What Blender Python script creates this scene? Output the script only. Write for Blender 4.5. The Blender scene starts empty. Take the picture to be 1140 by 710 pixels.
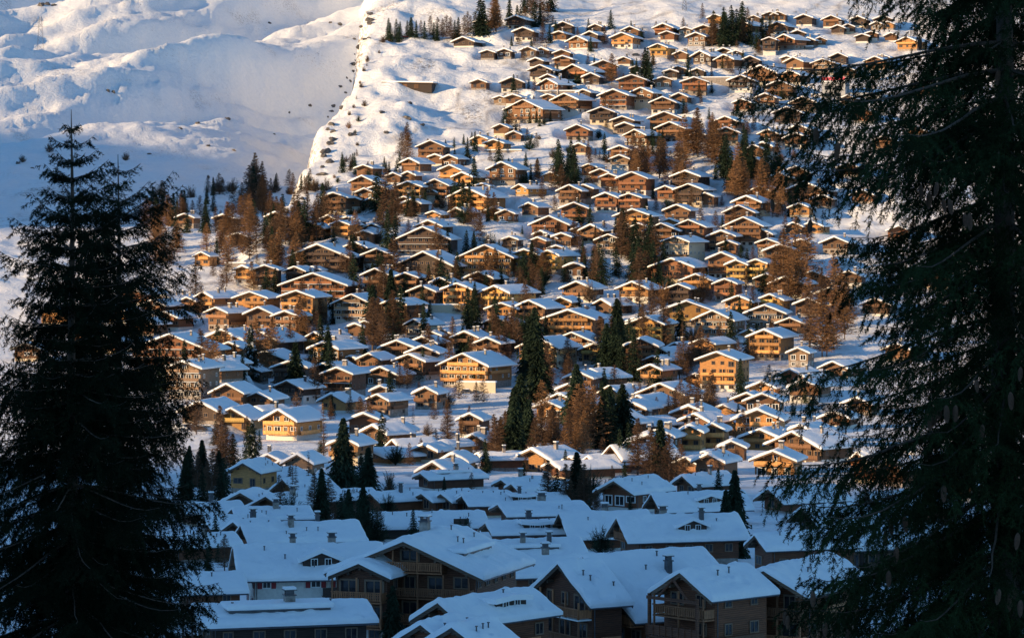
import bpy, math, random
import numpy as np
from math import radians, sin, cos, tan, atan, atan2, pi, sqrt

random.seed(7)
rng = np.random.default_rng(7)
F = 570 / tan(radians(9)); R0 = 230.0; CX = 570.0      # picture geometry of a 1140 px wide frame
SC = bpy.context.scene
COL = SC.collection

# ------------------------------------------------------------------ helpers
def link(o, parent=None):
    COL.objects.link(o)
    if parent is not None: o.parent = parent
    return o

def tag(o, label=None, cat=None, group=None, kind=None):
    if label: o['label'] = label
    if cat: o['category'] = cat
    if group: o['group'] = group
    if kind: o['kind'] = kind
    return o

def empty(name, loc, rz=0.0):
    o = bpy.data.objects.new(name, None); o.empty_display_size = .5
    o.location = loc; o.rotation_euler = (0, 0, rz)
    return link(o)

class MB:
    def __init__(s): s.v = []; s.f = []; s.m = []
    def quad(s, a, b, c, d, mi=0):
        n = len(s.v); s.v += [a, b, c, d]; s.f.append((n, n+1, n+2, n+3)); s.m.append(mi)
    def box(s, x0, x1, y0, y1, z0, z1, mi=0):
        n = len(s.v)
        s.v += [(x0,y0,z0),(x1,y0,z0),(x1,y1,z0),(x0,y1,z0),(x0,y0,z1),(x1,y0,z1),(x1,y1,z1),(x0,y1,z1)]
        for f in ((0,3,2,1),(4,5,6,7),(0,1,5,4),(1,2,6,5),(2,3,7,6),(3,0,4,7)):
            s.f.append(tuple(n+i for i in f)); s.m.append(mi)
    def prism(s, prof, y0, y1, mi=0):
        n = len(s.v); k = len(prof)
        s.v += [(x, y0, z) for x, z in prof] + [(x, y1, z) for x, z in prof]
        s.f.append(tuple(n+i for i in range(k))); s.m.append(mi)
        s.f.append(tuple(n+k+i for i in reversed(range(k)))); s.m.append(mi)
        for i in range(k):
            j = (i+1) % k
            s.f.append((n+i, n+k+i, n+k+j, n+j)); s.m.append(mi)
    def bar(s, a, b, r, mi=0, r2=None):
        a = np.array(a, float); b = np.array(b, float); d = b-a; L = np.linalg.norm(d)
        if L < 1e-6: return
        d /= L; u = np.cross(d, (0,0,1.0))
        if np.linalg.norm(u) < .05: u = np.array((1.0,0,0))
        u /= np.linalg.norm(u); w = np.cross(d, u); n = len(s.v); r2 = r if r2 is None else r2
        for c, rr in ((a, r), (b, r2)):
            for k in range(6):
                t = k*pi/3; p = c + rr*(cos(t)*u + sin(t)*w); s.v.append(tuple(p))
        for k in range(6):
            j = (k+1) % 6; s.f.append((n+k, n+j, n+6+j, n+6+k)); s.m.append(mi)
        s.f.append(tuple(n+i for i in reversed(range(6)))); s.m.append(mi)
        s.f.append(tuple(n+6+i for i in range(6))); s.m.append(mi)
    def mesh(s, name, mats, smooth=False):
        me = bpy.data.meshes.new(name); me.from_pydata(s.v, [], s.f)
        for m in mats: me.materials.append(m)
        if len(mats) > 1: me.polygons.foreach_set('material_index', s.m)
        if smooth: me.polygons.foreach_set('use_smooth', [True]*len(s.f))
        me.update(); return me
    def build(s, name, mats, parent=None, smooth=False, loc=None):
        if not isinstance(mats, (list, tuple)): mats = [mats]
        o = bpy.data.objects.new(name, s.mesh(name, mats, smooth))
        if loc is not None: o.location = loc
        return link(o, parent)

def np_mesh(name, V, Fc, mat, smooth=False, mi=None):
    """V (n,3); Fc (m,k) faces all the same size"""
    me = bpy.data.meshes.new(name); V = np.ascontiguousarray(V, dtype=np.float32); Fc = np.ascontiguousarray(Fc, dtype=np.int32)
    m, k = Fc.shape
    me.vertices.add(len(V)); me.vertices.foreach_set('co', V.ravel())
    me.loops.add(m*k); me.loops.foreach_set('vertex_index', Fc.ravel())
    me.polygons.add(m); me.polygons.foreach_set('loop_start', np.arange(0, m*k, k, dtype=np.int32))
    try: me.polygons.foreach_set('loop_total', np.full(m, k, dtype=np.int32))
    except Exception: pass
    if not isinstance(mat, (list, tuple)): mat = [mat]
    for q in mat: me.materials.append(q)
    if mi is not None: me.polygons.foreach_set('material_index', np.asarray(mi, dtype=np.int32))
    if smooth: me.polygons.foreach_set('use_smooth', np.ones(m, dtype=bool))
    me.update(calc_edges=True); return me

def perlin(x, y, seed=0):
    r = np.random.default_rng(seed); G = r.random((256, 256))*2*pi
    xi = np.floor(x).astype(int); yi = np.floor(y).astype(int); xf = x-xi; yf = y-yi
    u = xf**3*(xf*(xf*6-15)+10); v = yf**3*(yf*(yf*6-15)+10)
    def g(ix, iy, dx, dy):
        a = G[ix & 255, iy & 255]; return np.cos(a)*dx + np.sin(a)*dy
    a = g(xi, yi, xf, yf); b = g(xi+1, yi, xf-1, yf); c = g(xi, yi+1, xf, yf-1); d = g(xi+1, yi+1, xf-1, yf-1)
    return (a + u*(b-a))*(1-v) + (c + u*(d-c))*v
def fbm(x, y, o=4, seed=0):
    s = 0; a = 1.0
    for k in range(o):
        s = s + a*perlin(x*2**k + 13.7*k, y*2**k - 7.1*k, seed+k); a *= .5
    return s
def sstep(a, b, x):
    t = np.clip((x-a)/(b-a), 0, 1); return t*t*(3-2*t)

# ------------------------------------------------------------------ materials
def nodemat(name):
    m = bpy.data.materials.new(name); m.use_nodes = True
    nt = m.node_tree; b = nt.nodes['Principled BSDF']; return m, nt, b
def N(nt, t, **kw):
    n = nt.nodes.new(t)
    for k, v in kw.items():
        if k in n.inputs.keys(): n.inputs[k].default_value = v
        else: setattr(n, k, v)
    return n
def ramp(nt, stops):
    n = nt.nodes.new('ShaderNodeValToRGB'); e = n.color_ramp.elements
    e[0].position, e[0].color = stops[0][0], (*stops[0][1], 1); e[1].position, e[1].color = stops[1][0], (*stops[1][1], 1)
    for p, c in stops[2:]:
        q = e.new(p); q.color = (*c, 1)
    return n

def mat_snow(name, c0=(.80,.82,.85), c1=(.90,.90,.90), bscale=1.2, bstr=.5, specks=False):
    m, nt, b = nodemat(name); L = nt.links
    g = N(nt, 'ShaderNodeNewGeometry')
    n1 = N(nt, 'ShaderNodeTexNoise', Scale=.35, Detail=6.0, Roughness=.6); L.new(g.outputs['Position'], n1.inputs['Vector'])
    r1 = ramp(nt, [(.3, c0), (.7, c1)]); L.new(n1.outputs['Fac'], r1.inputs['Fac'])
    n2 = N(nt, 'ShaderNodeTexNoise', Scale=bscale, Detail=5.0, Roughness=.65); L.new(g.outputs['Position'], n2.inputs['Vector'])
    bp = N(nt, 'ShaderNodeBump', Strength=bstr, Distance=.5); L.new(n2.outputs['Fac'], bp.inputs['Height'])
    if specks:
        n3 = N(nt, 'ShaderNodeTexNoise', Scale=.10, Detail=7.0, Roughness=.72, Distortion=.6); L.new(g.outputs['Position'], n3.inputs['Vector'])
        bp3 = N(nt, 'ShaderNodeBump', Strength=.55, Distance=3.0); L.new(n3.outputs['Fac'], bp3.inputs['Height']); L.new(bp3.outputs['Normal'], bp.inputs['Normal'])
    L.new(bp.outputs['Normal'], b.inputs['Normal'])
    col = r1.outputs['Color']
    if specks:
        # broken ground: grass tufts, stones and shrub tips poking through the snow, gathered in patches
        big = N(nt, 'ShaderNodeTexNoise', Scale=.012, Detail=4.0, Roughness=.6); L.new(g.outputs['Position'], big.inputs['Vector'])
        msk = N(nt, 'ShaderNodeMapRange'); msk.inputs[1].default_value = .50; msk.inputs[2].default_value = .66; L.new(big.outputs['Fac'], msk.inputs[0])
        sm = N(nt, 'ShaderNodeTexNoise', Scale=.55, Detail=6.0, Roughness=.75); L.new(g.outputs['Position'], sm.inputs['Vector'])
        sr = N(nt, 'ShaderNodeMapRange'); sr.inputs[1].default_value = .56; sr.inputs[2].default_value = .66; L.new(sm.outputs['Fac'], sr.inputs[0])
        mu = N(nt, 'ShaderNodeMath', operation='MULTIPLY'); L.new(msk.outputs[0], mu.inputs[0]); L.new(sr.outputs[0], mu.inputs[1])
        mu2 = N(nt, 'ShaderNodeMath', operation='MULTIPLY'); mu2.inputs[1].default_value = .8; L.new(mu.outputs[0], mu2.inputs[0])
        mx = N(nt, 'ShaderNodeMixRGB'); mx.inputs[2].default_value = (.22, .15, .095, 1)
        L.new(mu2.outputs[0], mx.inputs[0]); L.new(col, mx.inputs[1]); col = mx.outputs[0]
        # steep gully banks show rock
        at = N(nt, 'ShaderNodeAttribute', attribute_name='rock')
        rk = N(nt, 'ShaderNodeMath', operation='MULTIPLY'); L.new(at.outputs['Fac'], rk.inputs[0])
        sr2 = N(nt, 'ShaderNodeMapRange'); sr2.inputs[1].default_value = .47; sr2.inputs[2].default_value = .56; L.new(sm.outputs['Fac'], sr2.inputs[0]); L.new(sr2.outputs[0], rk.inputs[1])
        mx2 = N(nt, 'ShaderNodeMixRGB'); mx2.inputs[2].default_value = (.12, .085, .06, 1)
        L.new(rk.outputs[0], mx2.inputs[0]); L.new(col, mx2.inputs[1]); col = mx2.outputs[0]
    if specks:
        at2 = N(nt, 'ShaderNodeAttribute', attribute_name='lane_dim')
        mx3 = N(nt, 'ShaderNodeMixRGB'); mx3.inputs[2].default_value = (.40, .37, .35, 1)
        L.new(at2.outputs['Fac'], mx3.inputs[0]); L.new(col, mx3.inputs[1]); col = mx3.outputs[0]
    L.new(col, b.inputs['Base Color']); b.inputs['Roughness'].default_value = .75
    b.inputs['Specular IOR Level'].default_value = .25
    return m

def mat_wood(name, c, plank=1.6, vert=False, var=.45):
    m, nt, b = nodemat(name); L = nt.links
    tc = N(nt, 'ShaderNodeTexCoord'); oi = N(nt, 'ShaderNodeObjectInfo')
    mp = N(nt, 'ShaderNodeMapping'); mp.inputs['Scale'].default_value = (.6, .6, 5) if not vert else (6, 6, .5)
    L.new(tc.outputs['Object'], mp.inputs[0])
    n1 = N(nt, 'ShaderNodeTexNoise', Scale=1.3, Detail=5.0, Roughness=.7); L.new(mp.outputs[0], n1.inputs['Vector'])
    dk = tuple(x*.45 for x in c); lt = tuple(min(1, x*1.35) for x in c)
    r1 = ramp(nt, [(.28, dk), (.72, lt)]); L.new(n1.outputs['Fac'], r1.inputs['Fac'])
    hs = N(nt, 'ShaderNodeHueSaturation'); L.new(r1.outputs['Color'], hs.inputs['Color'])
    mr = N(nt, 'ShaderNodeMapRange'); mr.inputs[3].default_value = 1-var; mr.inputs[4].default_value = 1+var
    L.new(oi.outputs['Random'], mr.inputs[0]); L.new(mr.outputs[0], hs.inputs['Value'])
    wv = N(nt, 'ShaderNodeTexWave', Scale=plank, Distortion=.4); wv.bands_direction = 'X' if vert else 'Z'
    L.new(tc.outputs['Object'], wv.inputs['Vector'])
    wr = N(nt, 'ShaderNodeMapRange'); wr.inputs[2].default_value = .25; wr.inputs[3].default_value = .45; L.new(wv.outputs['Fac'], wr.inputs[0])
    mx = N(nt, 'ShaderNodeMixRGB', blend_type='MULTIPLY'); mx.inputs[0].default_value = 1
    L.new(hs.outputs[0], mx.inputs[1]); L.new(wr.outputs[0], mx.inputs[2])
    L.new(mx.outputs[0], b.inputs['Base Color']); b.inputs['Roughness'].default_value = .7
    bp = N(nt, 'ShaderNodeBump', Strength=.5, Distance=.04); L.new(wv.outputs['Fac'], bp.inputs['Height']); L.new(bp.outputs['Normal'], b.inputs['Normal'])
    return m

def mat_plain(name, c, rough=.8, nscale=2.0, var=.25, metal=0.0):
    m, nt, b = nodemat(name); L = nt.links
    tc = N(nt, 'ShaderNodeTexCoord')
    n1 = N(nt, 'ShaderNodeTexNoise', Scale=nscale, Detail=6.0, Roughness=.65); L.new(tc.outputs['Object'], n1.inputs['Vector'])
    r1 = ramp(nt, [(.3, tuple(x*(1-var) for x in c)), (.7, tuple(min(1, x*(1+var)) for x in c))])
    L.new(n1.outputs['Fac'], r1.inputs['Fac']); L.new(r1.outputs['Color'], b.inputs['Base Color'])
    b.inputs['Roughness'].default_value = rough; b.inputs['Metallic'].default_value = metal
    return m

def mat_leaf(name, c, var=.5, snowy=0.0, scale=3.0, trans=.0, orand=.25):
    m, nt, b = nodemat(name); L = nt.links
    tc = N(nt, 'ShaderNodeTexCoord'); oi = N(nt, 'ShaderNodeObjectInfo')
    n1 = N(nt, 'ShaderNodeTexNoise', Scale=scale, Detail=3.0); L.new(tc.outputs['Object'], n1.inputs['Vector'])
    r1 = ramp(nt, [(.3, tuple(x*(1-var) for x in c)), (.7, tuple(x*(1+var) for x in c))]); L.new(n1.outputs['Fac'], r1.inputs['Fac'])
    hs = N(nt, 'ShaderNodeHueSaturation'); L.new(r1.outputs['Color'], hs.inputs['Color'])
    mr = N(nt, 'ShaderNodeMapRange'); mr.inputs[3].default_value = 1-orand; mr.inputs[4].default_value = 1+orand
    L.new(oi.outputs['Random'], mr.inputs[0]); L.new(mr.outputs[0], hs.inputs['Value'])
    col = hs.outputs[0]
    if snowy:
        g = N(nt, 'ShaderNodeNewGeometry'); n2 = N(nt, 'ShaderNodeTexNoise', Scale=9.0, Detail=2.0); L.new(tc.outputs['Object'], n2.inputs['Vector'])
        rr = N(nt, 'ShaderNodeMapRange'); rr.inputs[1].default_value = .56; rr.inputs[2].default_value = .64; rr.inputs[4].default_value = snowy
        L.new(n2.outputs['Fac'], rr.inputs[0])
        mx = N(nt, 'ShaderNodeMixRGB'); mx.inputs[2].default_value = (.75, .78, .82, 1); L.new(rr.outputs[0], mx.inputs[0]); L.new(col, mx.inputs[1]); col = mx.outputs[0]
    L.new(col, b.inputs['Base Color']); b.inputs['Roughness'].default_value = .8; b.inputs['Specular IOR Level'].default_value = .06
    if trans:
        tr = N(nt, 'ShaderNodeBsdfTranslucent'); L.new(col, tr.inputs['Color']); ms = N(nt, 'ShaderNodeMixShader'); ms.inputs[0].default_value = trans
        out = nt.nodes['Material Output']; L.new(b.outputs[0], ms.inputs[1]); L.new(tr.outputs[0], ms.inputs[2]); L.new(ms.outputs[0], out.inputs['Surface'])
    return m

M = {}
M['ground'] = mat_snow('ground_snow', bscale=.6, bstr=.6, specks=True)
M['snow'] = mat_snow('roof_snow', bscale=1.5, bstr=.28)
TONE = {'g': (.58, .27, .085), 'b': (.22, .10, .042), 'd': (.075, .042, .028), 'r': (.27, .105, .042), 'w': (.30, .185, .11), 'y': (.72, .37, .105), 'n': (.21, .070, .027)}  # d: dark wood, also shaded walls; n: brown with foreground shade coloured in
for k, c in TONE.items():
    M['wood_'+k] = mat_wood('timber_'+k, tuple(x*.8 for x in c))  # walls darkened to mimic the shade behind balconies
    M['rail_'+k] = mat_wood('railing_'+k, tuple(min(.8, x*1.3) for x in c), plank=3.0, vert=True)  # railings lightened to stand out from the shade-darkened walls
M['rail_n'] = mat_wood('railing_n', (.36, .145, .06), plank=3.0, vert=True)
M['roofwood'] = mat_wood('roof_boards', (.13, .08, .05), plank=1.5)
M['plaster'] = mat_plain('white_plaster', (.62, .59, .54), var=.12)
M['cream'] = mat_plain('cream_plaster', (.60, .50, .36), var=.12)
M['stone'] = mat_plain('stone_wall', (.27, .23, .20), nscale=1.5, var=.55)
M['frame'] = mat_plain('window_frame', (.20, .13, .085), var=.1)
M['white'] = mat_plain('white_paint', (.72, .72, .70), var=.05)
M['red'] = mat_plain('red_shutter', (.30, .035, .04), var=.2)
M['metal'] = mat_plain('dark_metal', (.10, .10, .11), rough=.45, metal=.6)
M['grey'] = mat_plain('grey_concrete', (.30, .31, .33), var=.2)
M['pink'] = mat_plain('pink_red_sign', (.75, .12, .16), var=.1)
M['bark'] = mat_plain('bark', (.09, .06, .045), nscale=8, var=.5)
M['rock'] = mat_plain('rock', (.10, .09, .085), nscale=1.2, var=.5)
M['cone'] = mat_plain('cone_brown', (.11, .055, .032), nscale=60, var=.5)
m, nt, b = nodemat('window_glass'); b.inputs['Base Color'].default_value = (.015, .018, .022, 1); b.inputs['Roughness'].default_value = .12
nz = N(nt, 'ShaderNodeTexNoise', Scale=1.5); r_ = ramp(nt, [(.35, (.01,.012,.016)), (.7, (.05,.05,.055))]); nt.links.new(nz.outputs[0], r_.inputs[0]); nt.links.new(r_.outputs[0], b.inputs['Base Color'])
M['glass'] = m
M['spruce'] = mat_leaf('spruce_needles', (.022, .036, .022), snowy=.0)
M['spruce_snowy'] = mat_leaf('spruce_needles_dusted', (.024, .036, .024), snowy=.55)
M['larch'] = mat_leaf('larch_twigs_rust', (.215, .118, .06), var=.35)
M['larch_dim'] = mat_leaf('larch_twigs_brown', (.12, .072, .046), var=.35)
M['shrub'] = mat_leaf('shrub_twigs', (.11, .075, .05), var=.4)
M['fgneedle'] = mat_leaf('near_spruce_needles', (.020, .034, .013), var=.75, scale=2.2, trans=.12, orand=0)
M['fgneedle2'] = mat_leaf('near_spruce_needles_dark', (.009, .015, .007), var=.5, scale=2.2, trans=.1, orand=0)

# ------------------------------------------------------------------ terrain: valley floor, village spur, mountain beyond the gully
TA = np.array([(-3000,-1.8),(2,-1.8),(12,-5),(25,-10),(42,-16),(100,-29),(200,-40),(330,-45),(480,-52),(650,-58.7),(850,-63.8),(1000,-65.3),(1100,-60.5),(1200,-48),(1300,-29),
    (1400,-7),(1500,18.8),(1600,46.7),(1700,75.6),(1800,105),(1900,124),(2000,139),(2300,166),(2700,203),(3000,233),(3400,283),(4000,370),(5000,650),(9000,1900)], float)
TB = np.array([(-3000,-1.8),(1200,-48),(1300,-29),(1400,-17.5),(1500,-11),(1700,-4),(1900,5.3),(2100,23),(2300,45),(2600,84),(3000,148),(3400,226),(4000,367),(5000,640),(9000,1700)], float)
TB = np.vstack([TA[:11], TB[1:]])
def interp(T, y):
    # smooth piecewise (monotone-ish) interpolation
    return (np.interp(y-18, T[:,0], T[:,1]) + 2*np.interp(y, T[:,0], T[:,1]) + np.interp(y+18, T[:,0], T[:,1]))/4
GY = [1250, 1400, 1500, 1550, 1620, 1700, 1800, 1900, 2300, 9000]; GP = [250, 285, 318, 345, 358, 372, 398, 415, 425, 425]
def zbase(px, Y):
    g = np.interp(Y, GY, GP)
    g = g + 34*perlin(np.asarray(Y, float)/95.0, np.asarray(px, float)*0+3.3, 91) + 14*perlin(np.asarray(Y, float)/23.0, np.asarray(px, float)*0+1.3, 92)
    g = g + 9*perlin(np.asarray(Y, float)/9.0, np.asarray(px, float)*0+7.3, 93)
    w = sstep(g-12, g+20, px)
    return w*interp(TA, Y) + (1-w)*interp(TB, Y)
YS = np.exp(np.linspace(math.log(60), math.log(4500), 4000))
def solveY(px, row):
    r = R0 - F*zbase(np.full_like(YS, px), YS)/YS
    i = np.argmax(r <= row); return float(YS[i])
def bumps(X, Y):
    far = sstep(1980, 2500, Y); px = CX + F*X/np.maximum(Y, 1)
    # ribs and hollows running down towards the lower left
    a = radians(38); u = X*cos(a) + Y*sin(a)*.55; v = -X*sin(a) + Y*cos(a)*.55
    z = far*(46*fbm(u/430, v/120, 3, 3) + 19*fbm(u/190, v/48, 4, 11))*sstep(2080, 2550, Y+0*X)
    z = z + far*(3.2*np.abs(fbm(u/70, v/15, 3, 27)) + 4*fbm(u/120, v/24, 3, 28))*sstep(2080, 2300, Y)
    xg = (262-CX)/F*Y; k2 = sstep(1950, 2200, Y)*(1-sstep(2750, 3100, Y))
    dx_ = X-xg; dx_ = .5*(dx_+np.sqrt(dx_**2+45.0**2)); z = z - k2*.60*190*np.tanh(dx_/190) - k2*.0*np.clip(xg-X, 0, 200)
    z = z + far*(2.4*fbm(X/30, Y/38, 3, 21) + 1.5*fbm(X/9, Y/13, 2, 22) + 4*np.abs(fbm(u/110, v/30, 3, 23)))
    gl = sstep(1480, 1560, Y)*(1-sstep(1980, 2060, Y))*np.exp(-((px-420)/70.0)**2)
    z = z + gl*7*fbm(X/45, Y/60, 4, 25)
    up = sstep(1150, 1350, Y)*(1-far)
    z = z + up*(4.5*fbm(X/60, Y/70, 4, 5) + .9*fbm(X/9, Y/11, 3, 8))
    # rough scree between gully and village
    sc = sstep(1450, 1550, Y)*(1-sstep(1950, 2050, Y))*sstep(330, 380, px)*(1-sstep(560, 640, px))
    z = z + sc*(1.6*fbm(X/14, Y/16, 4, 31) + 5*fbm(X/55, Y/75, 3, 33))
    fl = (1-up)*(1-far)*sstep(150, 400, Y)
    return z + fl*.35*fbm(X/20, Y/20, 3, 9)

cols = np.concatenate([np.arange(-2400, -30, 30), np.arange(-30, 1170, 4), np.arange(1170, 3600, 30)]).astype(float)
rowsY = np.concatenate([np.linspace(-60, 2, 6), np.linspace(4, 60, 24), np.linspace(63, 600, 120), np.arange(604, 2060, 3.5), np.arange(2060, 3600, 9), np.linspace(3620, 9000, 60)])
YY, PX = np.meshgrid(rowsY, cols, indexing='ij')
XX = (PX-CX)/F*np.maximum(YY, 60)
EF = np.clip(CX + F*XX/np.maximum(YY, 60), -3000, 4000)
ZZ = zbase(EF, YY) + bumps(XX, YY)

# ------------------------------------------------------------------ chalet catalogue (read off the photograph, scaled crops)
RAW = []
def tile(ox, oy, sc, rows):
    for r in rows:
        xl, xr, ya, s, t = r[:5]; RAW.append([ox+xl/sc, ox+xr/sc, oy+ya/sc, s/sc, t, r[5] if len(r) > 5 else {}])
tile(140, 310, 4.385, [(165,235,72,95,'g'),(265,340,85,30,'g'),(345,440,58,105,'g'),(535,690,58,70,'g'),(755,920,52,60,'g'),(395,510,135,90,'g'),(585,720,132,20,'b'),(720,845,150,0,'b'),
 (1015,1200,70,0,'w',{'apt':1,'lm':'pale balconied block with a white cross brace','hr':.65}),(40,400,262,70,'r',{'apt':1,'hr':.45,'lm':'wide red-brown chalet beside the left spruce'}),
 (200,375,392,0,'w',{'apt':1,'hr':.95,'lm':'tall five-deck apartment block at the left'}),(540,760,240,100,'d',{'hr':.5}),(575,800,345,80,'d',{'hr':.5}),(720,880,395,30,'d'),(965,1110,425,60,'r',{'apt':1}),(730,800,475,10,'b'),(790,880,475,10,'b'),
 (420,580,505,0,'b'),(575,720,545,0,'b'),(900,1050,300,90,'g'),(1055,1140,370,10,'b'),(1095,1150,210,10,'b')])
tile(400, 310, 4.385, [(110,240,92,65,'b'),(0,60,200,0,'b'),(415,550,15,90,'g'),(350,450,-12,30,'g'),(600,740,27,125,'y',{'hr':.85,'lm':'broad honey-coloured chalet at the village centre'}),(625,770,112,0,'g',{'hr':.8}),(765,905,98,105,'g'),
 (905,1140,145,60,'g',{'apt':1,'hr':.6}),(945,1035,82,60,'g'),(240,320,190,80,'w',{'hr':1.2,'cream':1}),(320,395,250,30,'g'),(390,460,240,60,'b'),(460,580,250,70,'b'),(570,690,280,60,'b'),
 (785,970,280,110,'g',{'apt':1,'hr':.7,'cream':1,'lm':'cream block with three rows of windows'}),(235,385,320,20,'d'),(180,330,360,130,'b',{'apt':1,'hr':.75}),
 (400,630,357,155,'g',{'apt':1,'hr':.65,'lm':'large sunlit apartment chalet above the open snow'}),(0,110,357,70,'b'),(0,60,425,70,'b'),(270,380,520,60,'b'),(1005,1140,445,30,'g'),(965,1080,505,30,'b'),(60,150,515,20,'b')])
tile(640, 310, 4.385, [(105,180,92,100,'b'),(430,660,103,50,'y',{'hr':.5}),(265,430,178,80,'y'),(585,770,148,85,'w',{'apt':1,'hr':.75,'lm':'pale four-storey chalet block right of centre'}),(835,1020,122,10,'w',{'apt':1,'hr':.7}),
 (855,1005,240,90,'g',{'hr':.9}),(820,880,240,10,'g'),(720,760,256,100,'b'),(245,400,282,0,'b'),(450,540,305,60,'g'),(580,690,285,100,'g'),(605,790,350,75,'g'),(375,470,330,90,'g'),(350,440,370,80,'g'),
 (330,430,412,85,'g'),(565,620,455,30,'g'),(610,700,440,60,'g'),(720,790,460,30,'g'),(140,220,515,100,'g'),(0,90,445,20,'g'),(1040,1140,330,20,'w'),(680,790,-5,20,'r')])
tile(140, 180, 4.385, [(245,335,248,5,'b'),(430,530,250,20,'d'),(665,750,180,10,'r'),(690,790,238,70,'b'),(950,1080,145,10,'g'),(1075,1140,165,20,'g'),(960,1020,255,40,'g'),(1005,1095,283,60,'g',{'hr':1.0}),
 (505,590,340,0,'g'),(345,400,435,30,'g'),(800,1080,395,0,'d',{'apt':1,'hr':.45,'lm':'wide dark chalet with many balconies'}),(765,1070,537,0,'r',{'apt':1,'hr':.42,'lm':'wide red-fronted chalet block'}),(530,625,500,0,'g'),(620,740,498,40,'b'),
 (780,880,505,0,'d'),(880,950,505,20,'d')])
tile(390, 180, 4.385, [(30,110,10,50,'b'),(0,120,62,20,'b'),(25,120,125,0,'b'),(80,190,108,0,'b'),(175,245,48,0,'b'),(245,320,42,0,'b'),(220,350,90,0,'g'),(355,480,80,0,'b'),(360,430,125,50,'b'),(435,540,10,30,'g'),
 (505,600,45,60,'g'),(605,680,100,25,'b'),(805,870,105,85,'y',{'lm':'small bright yellow-brown chalet on the open snow'}),(945,1010,45,0,'g'),(1015,1130,108,0,'b'),(675,810,-5,10,'b'),(225,300,165,10,'b'),(255,345,178,50,'g'),
 (380,435,235,40,'g'),(495,560,218,60,'r'),(660,740,215,0,'g'),(715,800,228,30,'g'),(835,920,195,50,'b'),(885,1060,258,0,'r',{'hr':.5}),(320,450,280,30,'b'),
 (235,480,312,0,'d',{'apt':1,'hr':.5,'lm':'shaded block with pale balcony bands'}),(900,960,330,10,'b'),(885,950,362,10,'r'),(935,1010,350,10,'b'),(990,1080,342,10,'b'),(740,820,358,10,'d'),
 (225,500,432,0,'d',{'hr':.45,'lm':'big shaded dark chalet above the centre'}),(535,785,400,40,'g',{'apt':1,'hr':.55}),(785,920,420,0,'y',{'apt':1,'hr':.8,'lm':'left half of the golden twin-gabled block'}),(925,1025,425,85,'y',{'apt':1,'hr':1.05}),
 (25,110,330,20,'b'),(80,135,295,10,'b'),(75,130,170,10,'b'),(0,60,170,10,'b'),(60,190,515,10,'b'),(215,330,535,10,'b'),(1045,1140,485,10,'b'),(1085,1140,310,10,'g'),(965,1045,403,10,'b')])
tile(640, 180, 4.385, [(30,110,5,10,'b'),(80,170,30,10,'b'),(125,212,52,10,'r'),(212,350,45,20,'r'),(0,90,105,10,'b'),(95,210,145,10,'r'),(210,325,150,10,'r',{'lm':'red-brown twin-gabled chalet below the snowy meadow'}),(475,610,38,10,'d'),
 (400,490,112,10,'r'),(490,625,102,10,'d'),(595,680,145,10,'b'),(200,370,226,30,'g'),(420,500,272,10,'g'),(480,635,278,10,'r'),(0,90,300,10,'b'),(30,140,300,70,'b'),(200,290,290,10,'b'),(260,370,295,10,'b'),
 (345,500,295,10,'b'),(105,230,348,10,'w'),(730,870,207,10,'b'),(740,910,265,10,'b'),(655,780,330,10,'b'),(850,960,318,20,'b'),(890,990,370,10,'b'),(925,1080,395,10,'b'),(700,790,380,10,'b'),
 (430,560,358,80,'w',{'cream':1,'hr':.9}),(650,780,435,10,'b'),(375,580,465,10,'r',{'hr':.55}),(740,840,472,0,'y',{'apt':1,'hr':1.0,'lm':'golden block with stacked balconies at the right'}),(840,940,470,60,'y',{'apt':1,'hr':1.0}),
 (950,1050,45,10,'b'),(1015,1140,15,10,'b'),(710,800,570,10,'r'),(1070,1140,370,10,'b'),(1030,1110,290,10,'b'),(450,560,590,10,'d')])
tile(360, 60, 4.385, [(715,800,118,10,'g'),(860,980,108,10,'b'),(1000,1080,15,10,'b'),(1000,1120,50,10,'b'),(1055,1140,95,10,'b'),(835,890,200,10,'w'),(885,970,192,10,'b'),(1065,1130,192,10,'g'),(825,910,338,20,'g'),
 (890,970,372,10,'r'),(720,805,392,30,'g'),(790,880,412,50,'g'),(460,590,418,10,'b',{'lm':'brown chalet at the upper left end of the village'}),(515,580,485,10,'b'),(580,660,488,10,'b'),(810,900,513,20,'g'),(130,210,590,10,'g')])
tile(600, 60, 4.385, [(70,165,5,10,'b'),(0,75,55,10,'b'),(0,100,92,10,'b'),(210,300,88,10,'b'),(380,450,10,10,'b'),(440,510,55,10,'b'),(380,525,98,10,'r'),(600,680,70,10,'b'),(640,720,55,10,'b'),(735,810,65,10,'b'),
 (560,650,108,10,'w'),(690,825,110,10,'r'),(920,1050,98,10,'b'),(985,1080,5,10,'b'),(180,255,168,10,'b'),(290,440,168,10,'r',{'apt':1,'lm':'red-brown chalet with a row of arches'}),(540,670,205,10,'b'),(640,730,185,10,'b'),
 (240,370,255,10,'b'),(350,470,300,10,'b'),(375,470,330,10,'b'),(125,250,340,10,'r'),(160,230,430,10,'b'),(345,450,442,10,'b'),(350,440,488,10,'w'),(740,810,375,10,'d'),(205,300,530,10,'b'),
 (255,340,560,10,'g'),(655,785,563,10,'d'),(1005,1100,440,10,'b'),(1050,1140,425,10,'b'),(1010,1090,500,10,'b'),(945,1040,215,10,'r')])
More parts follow.
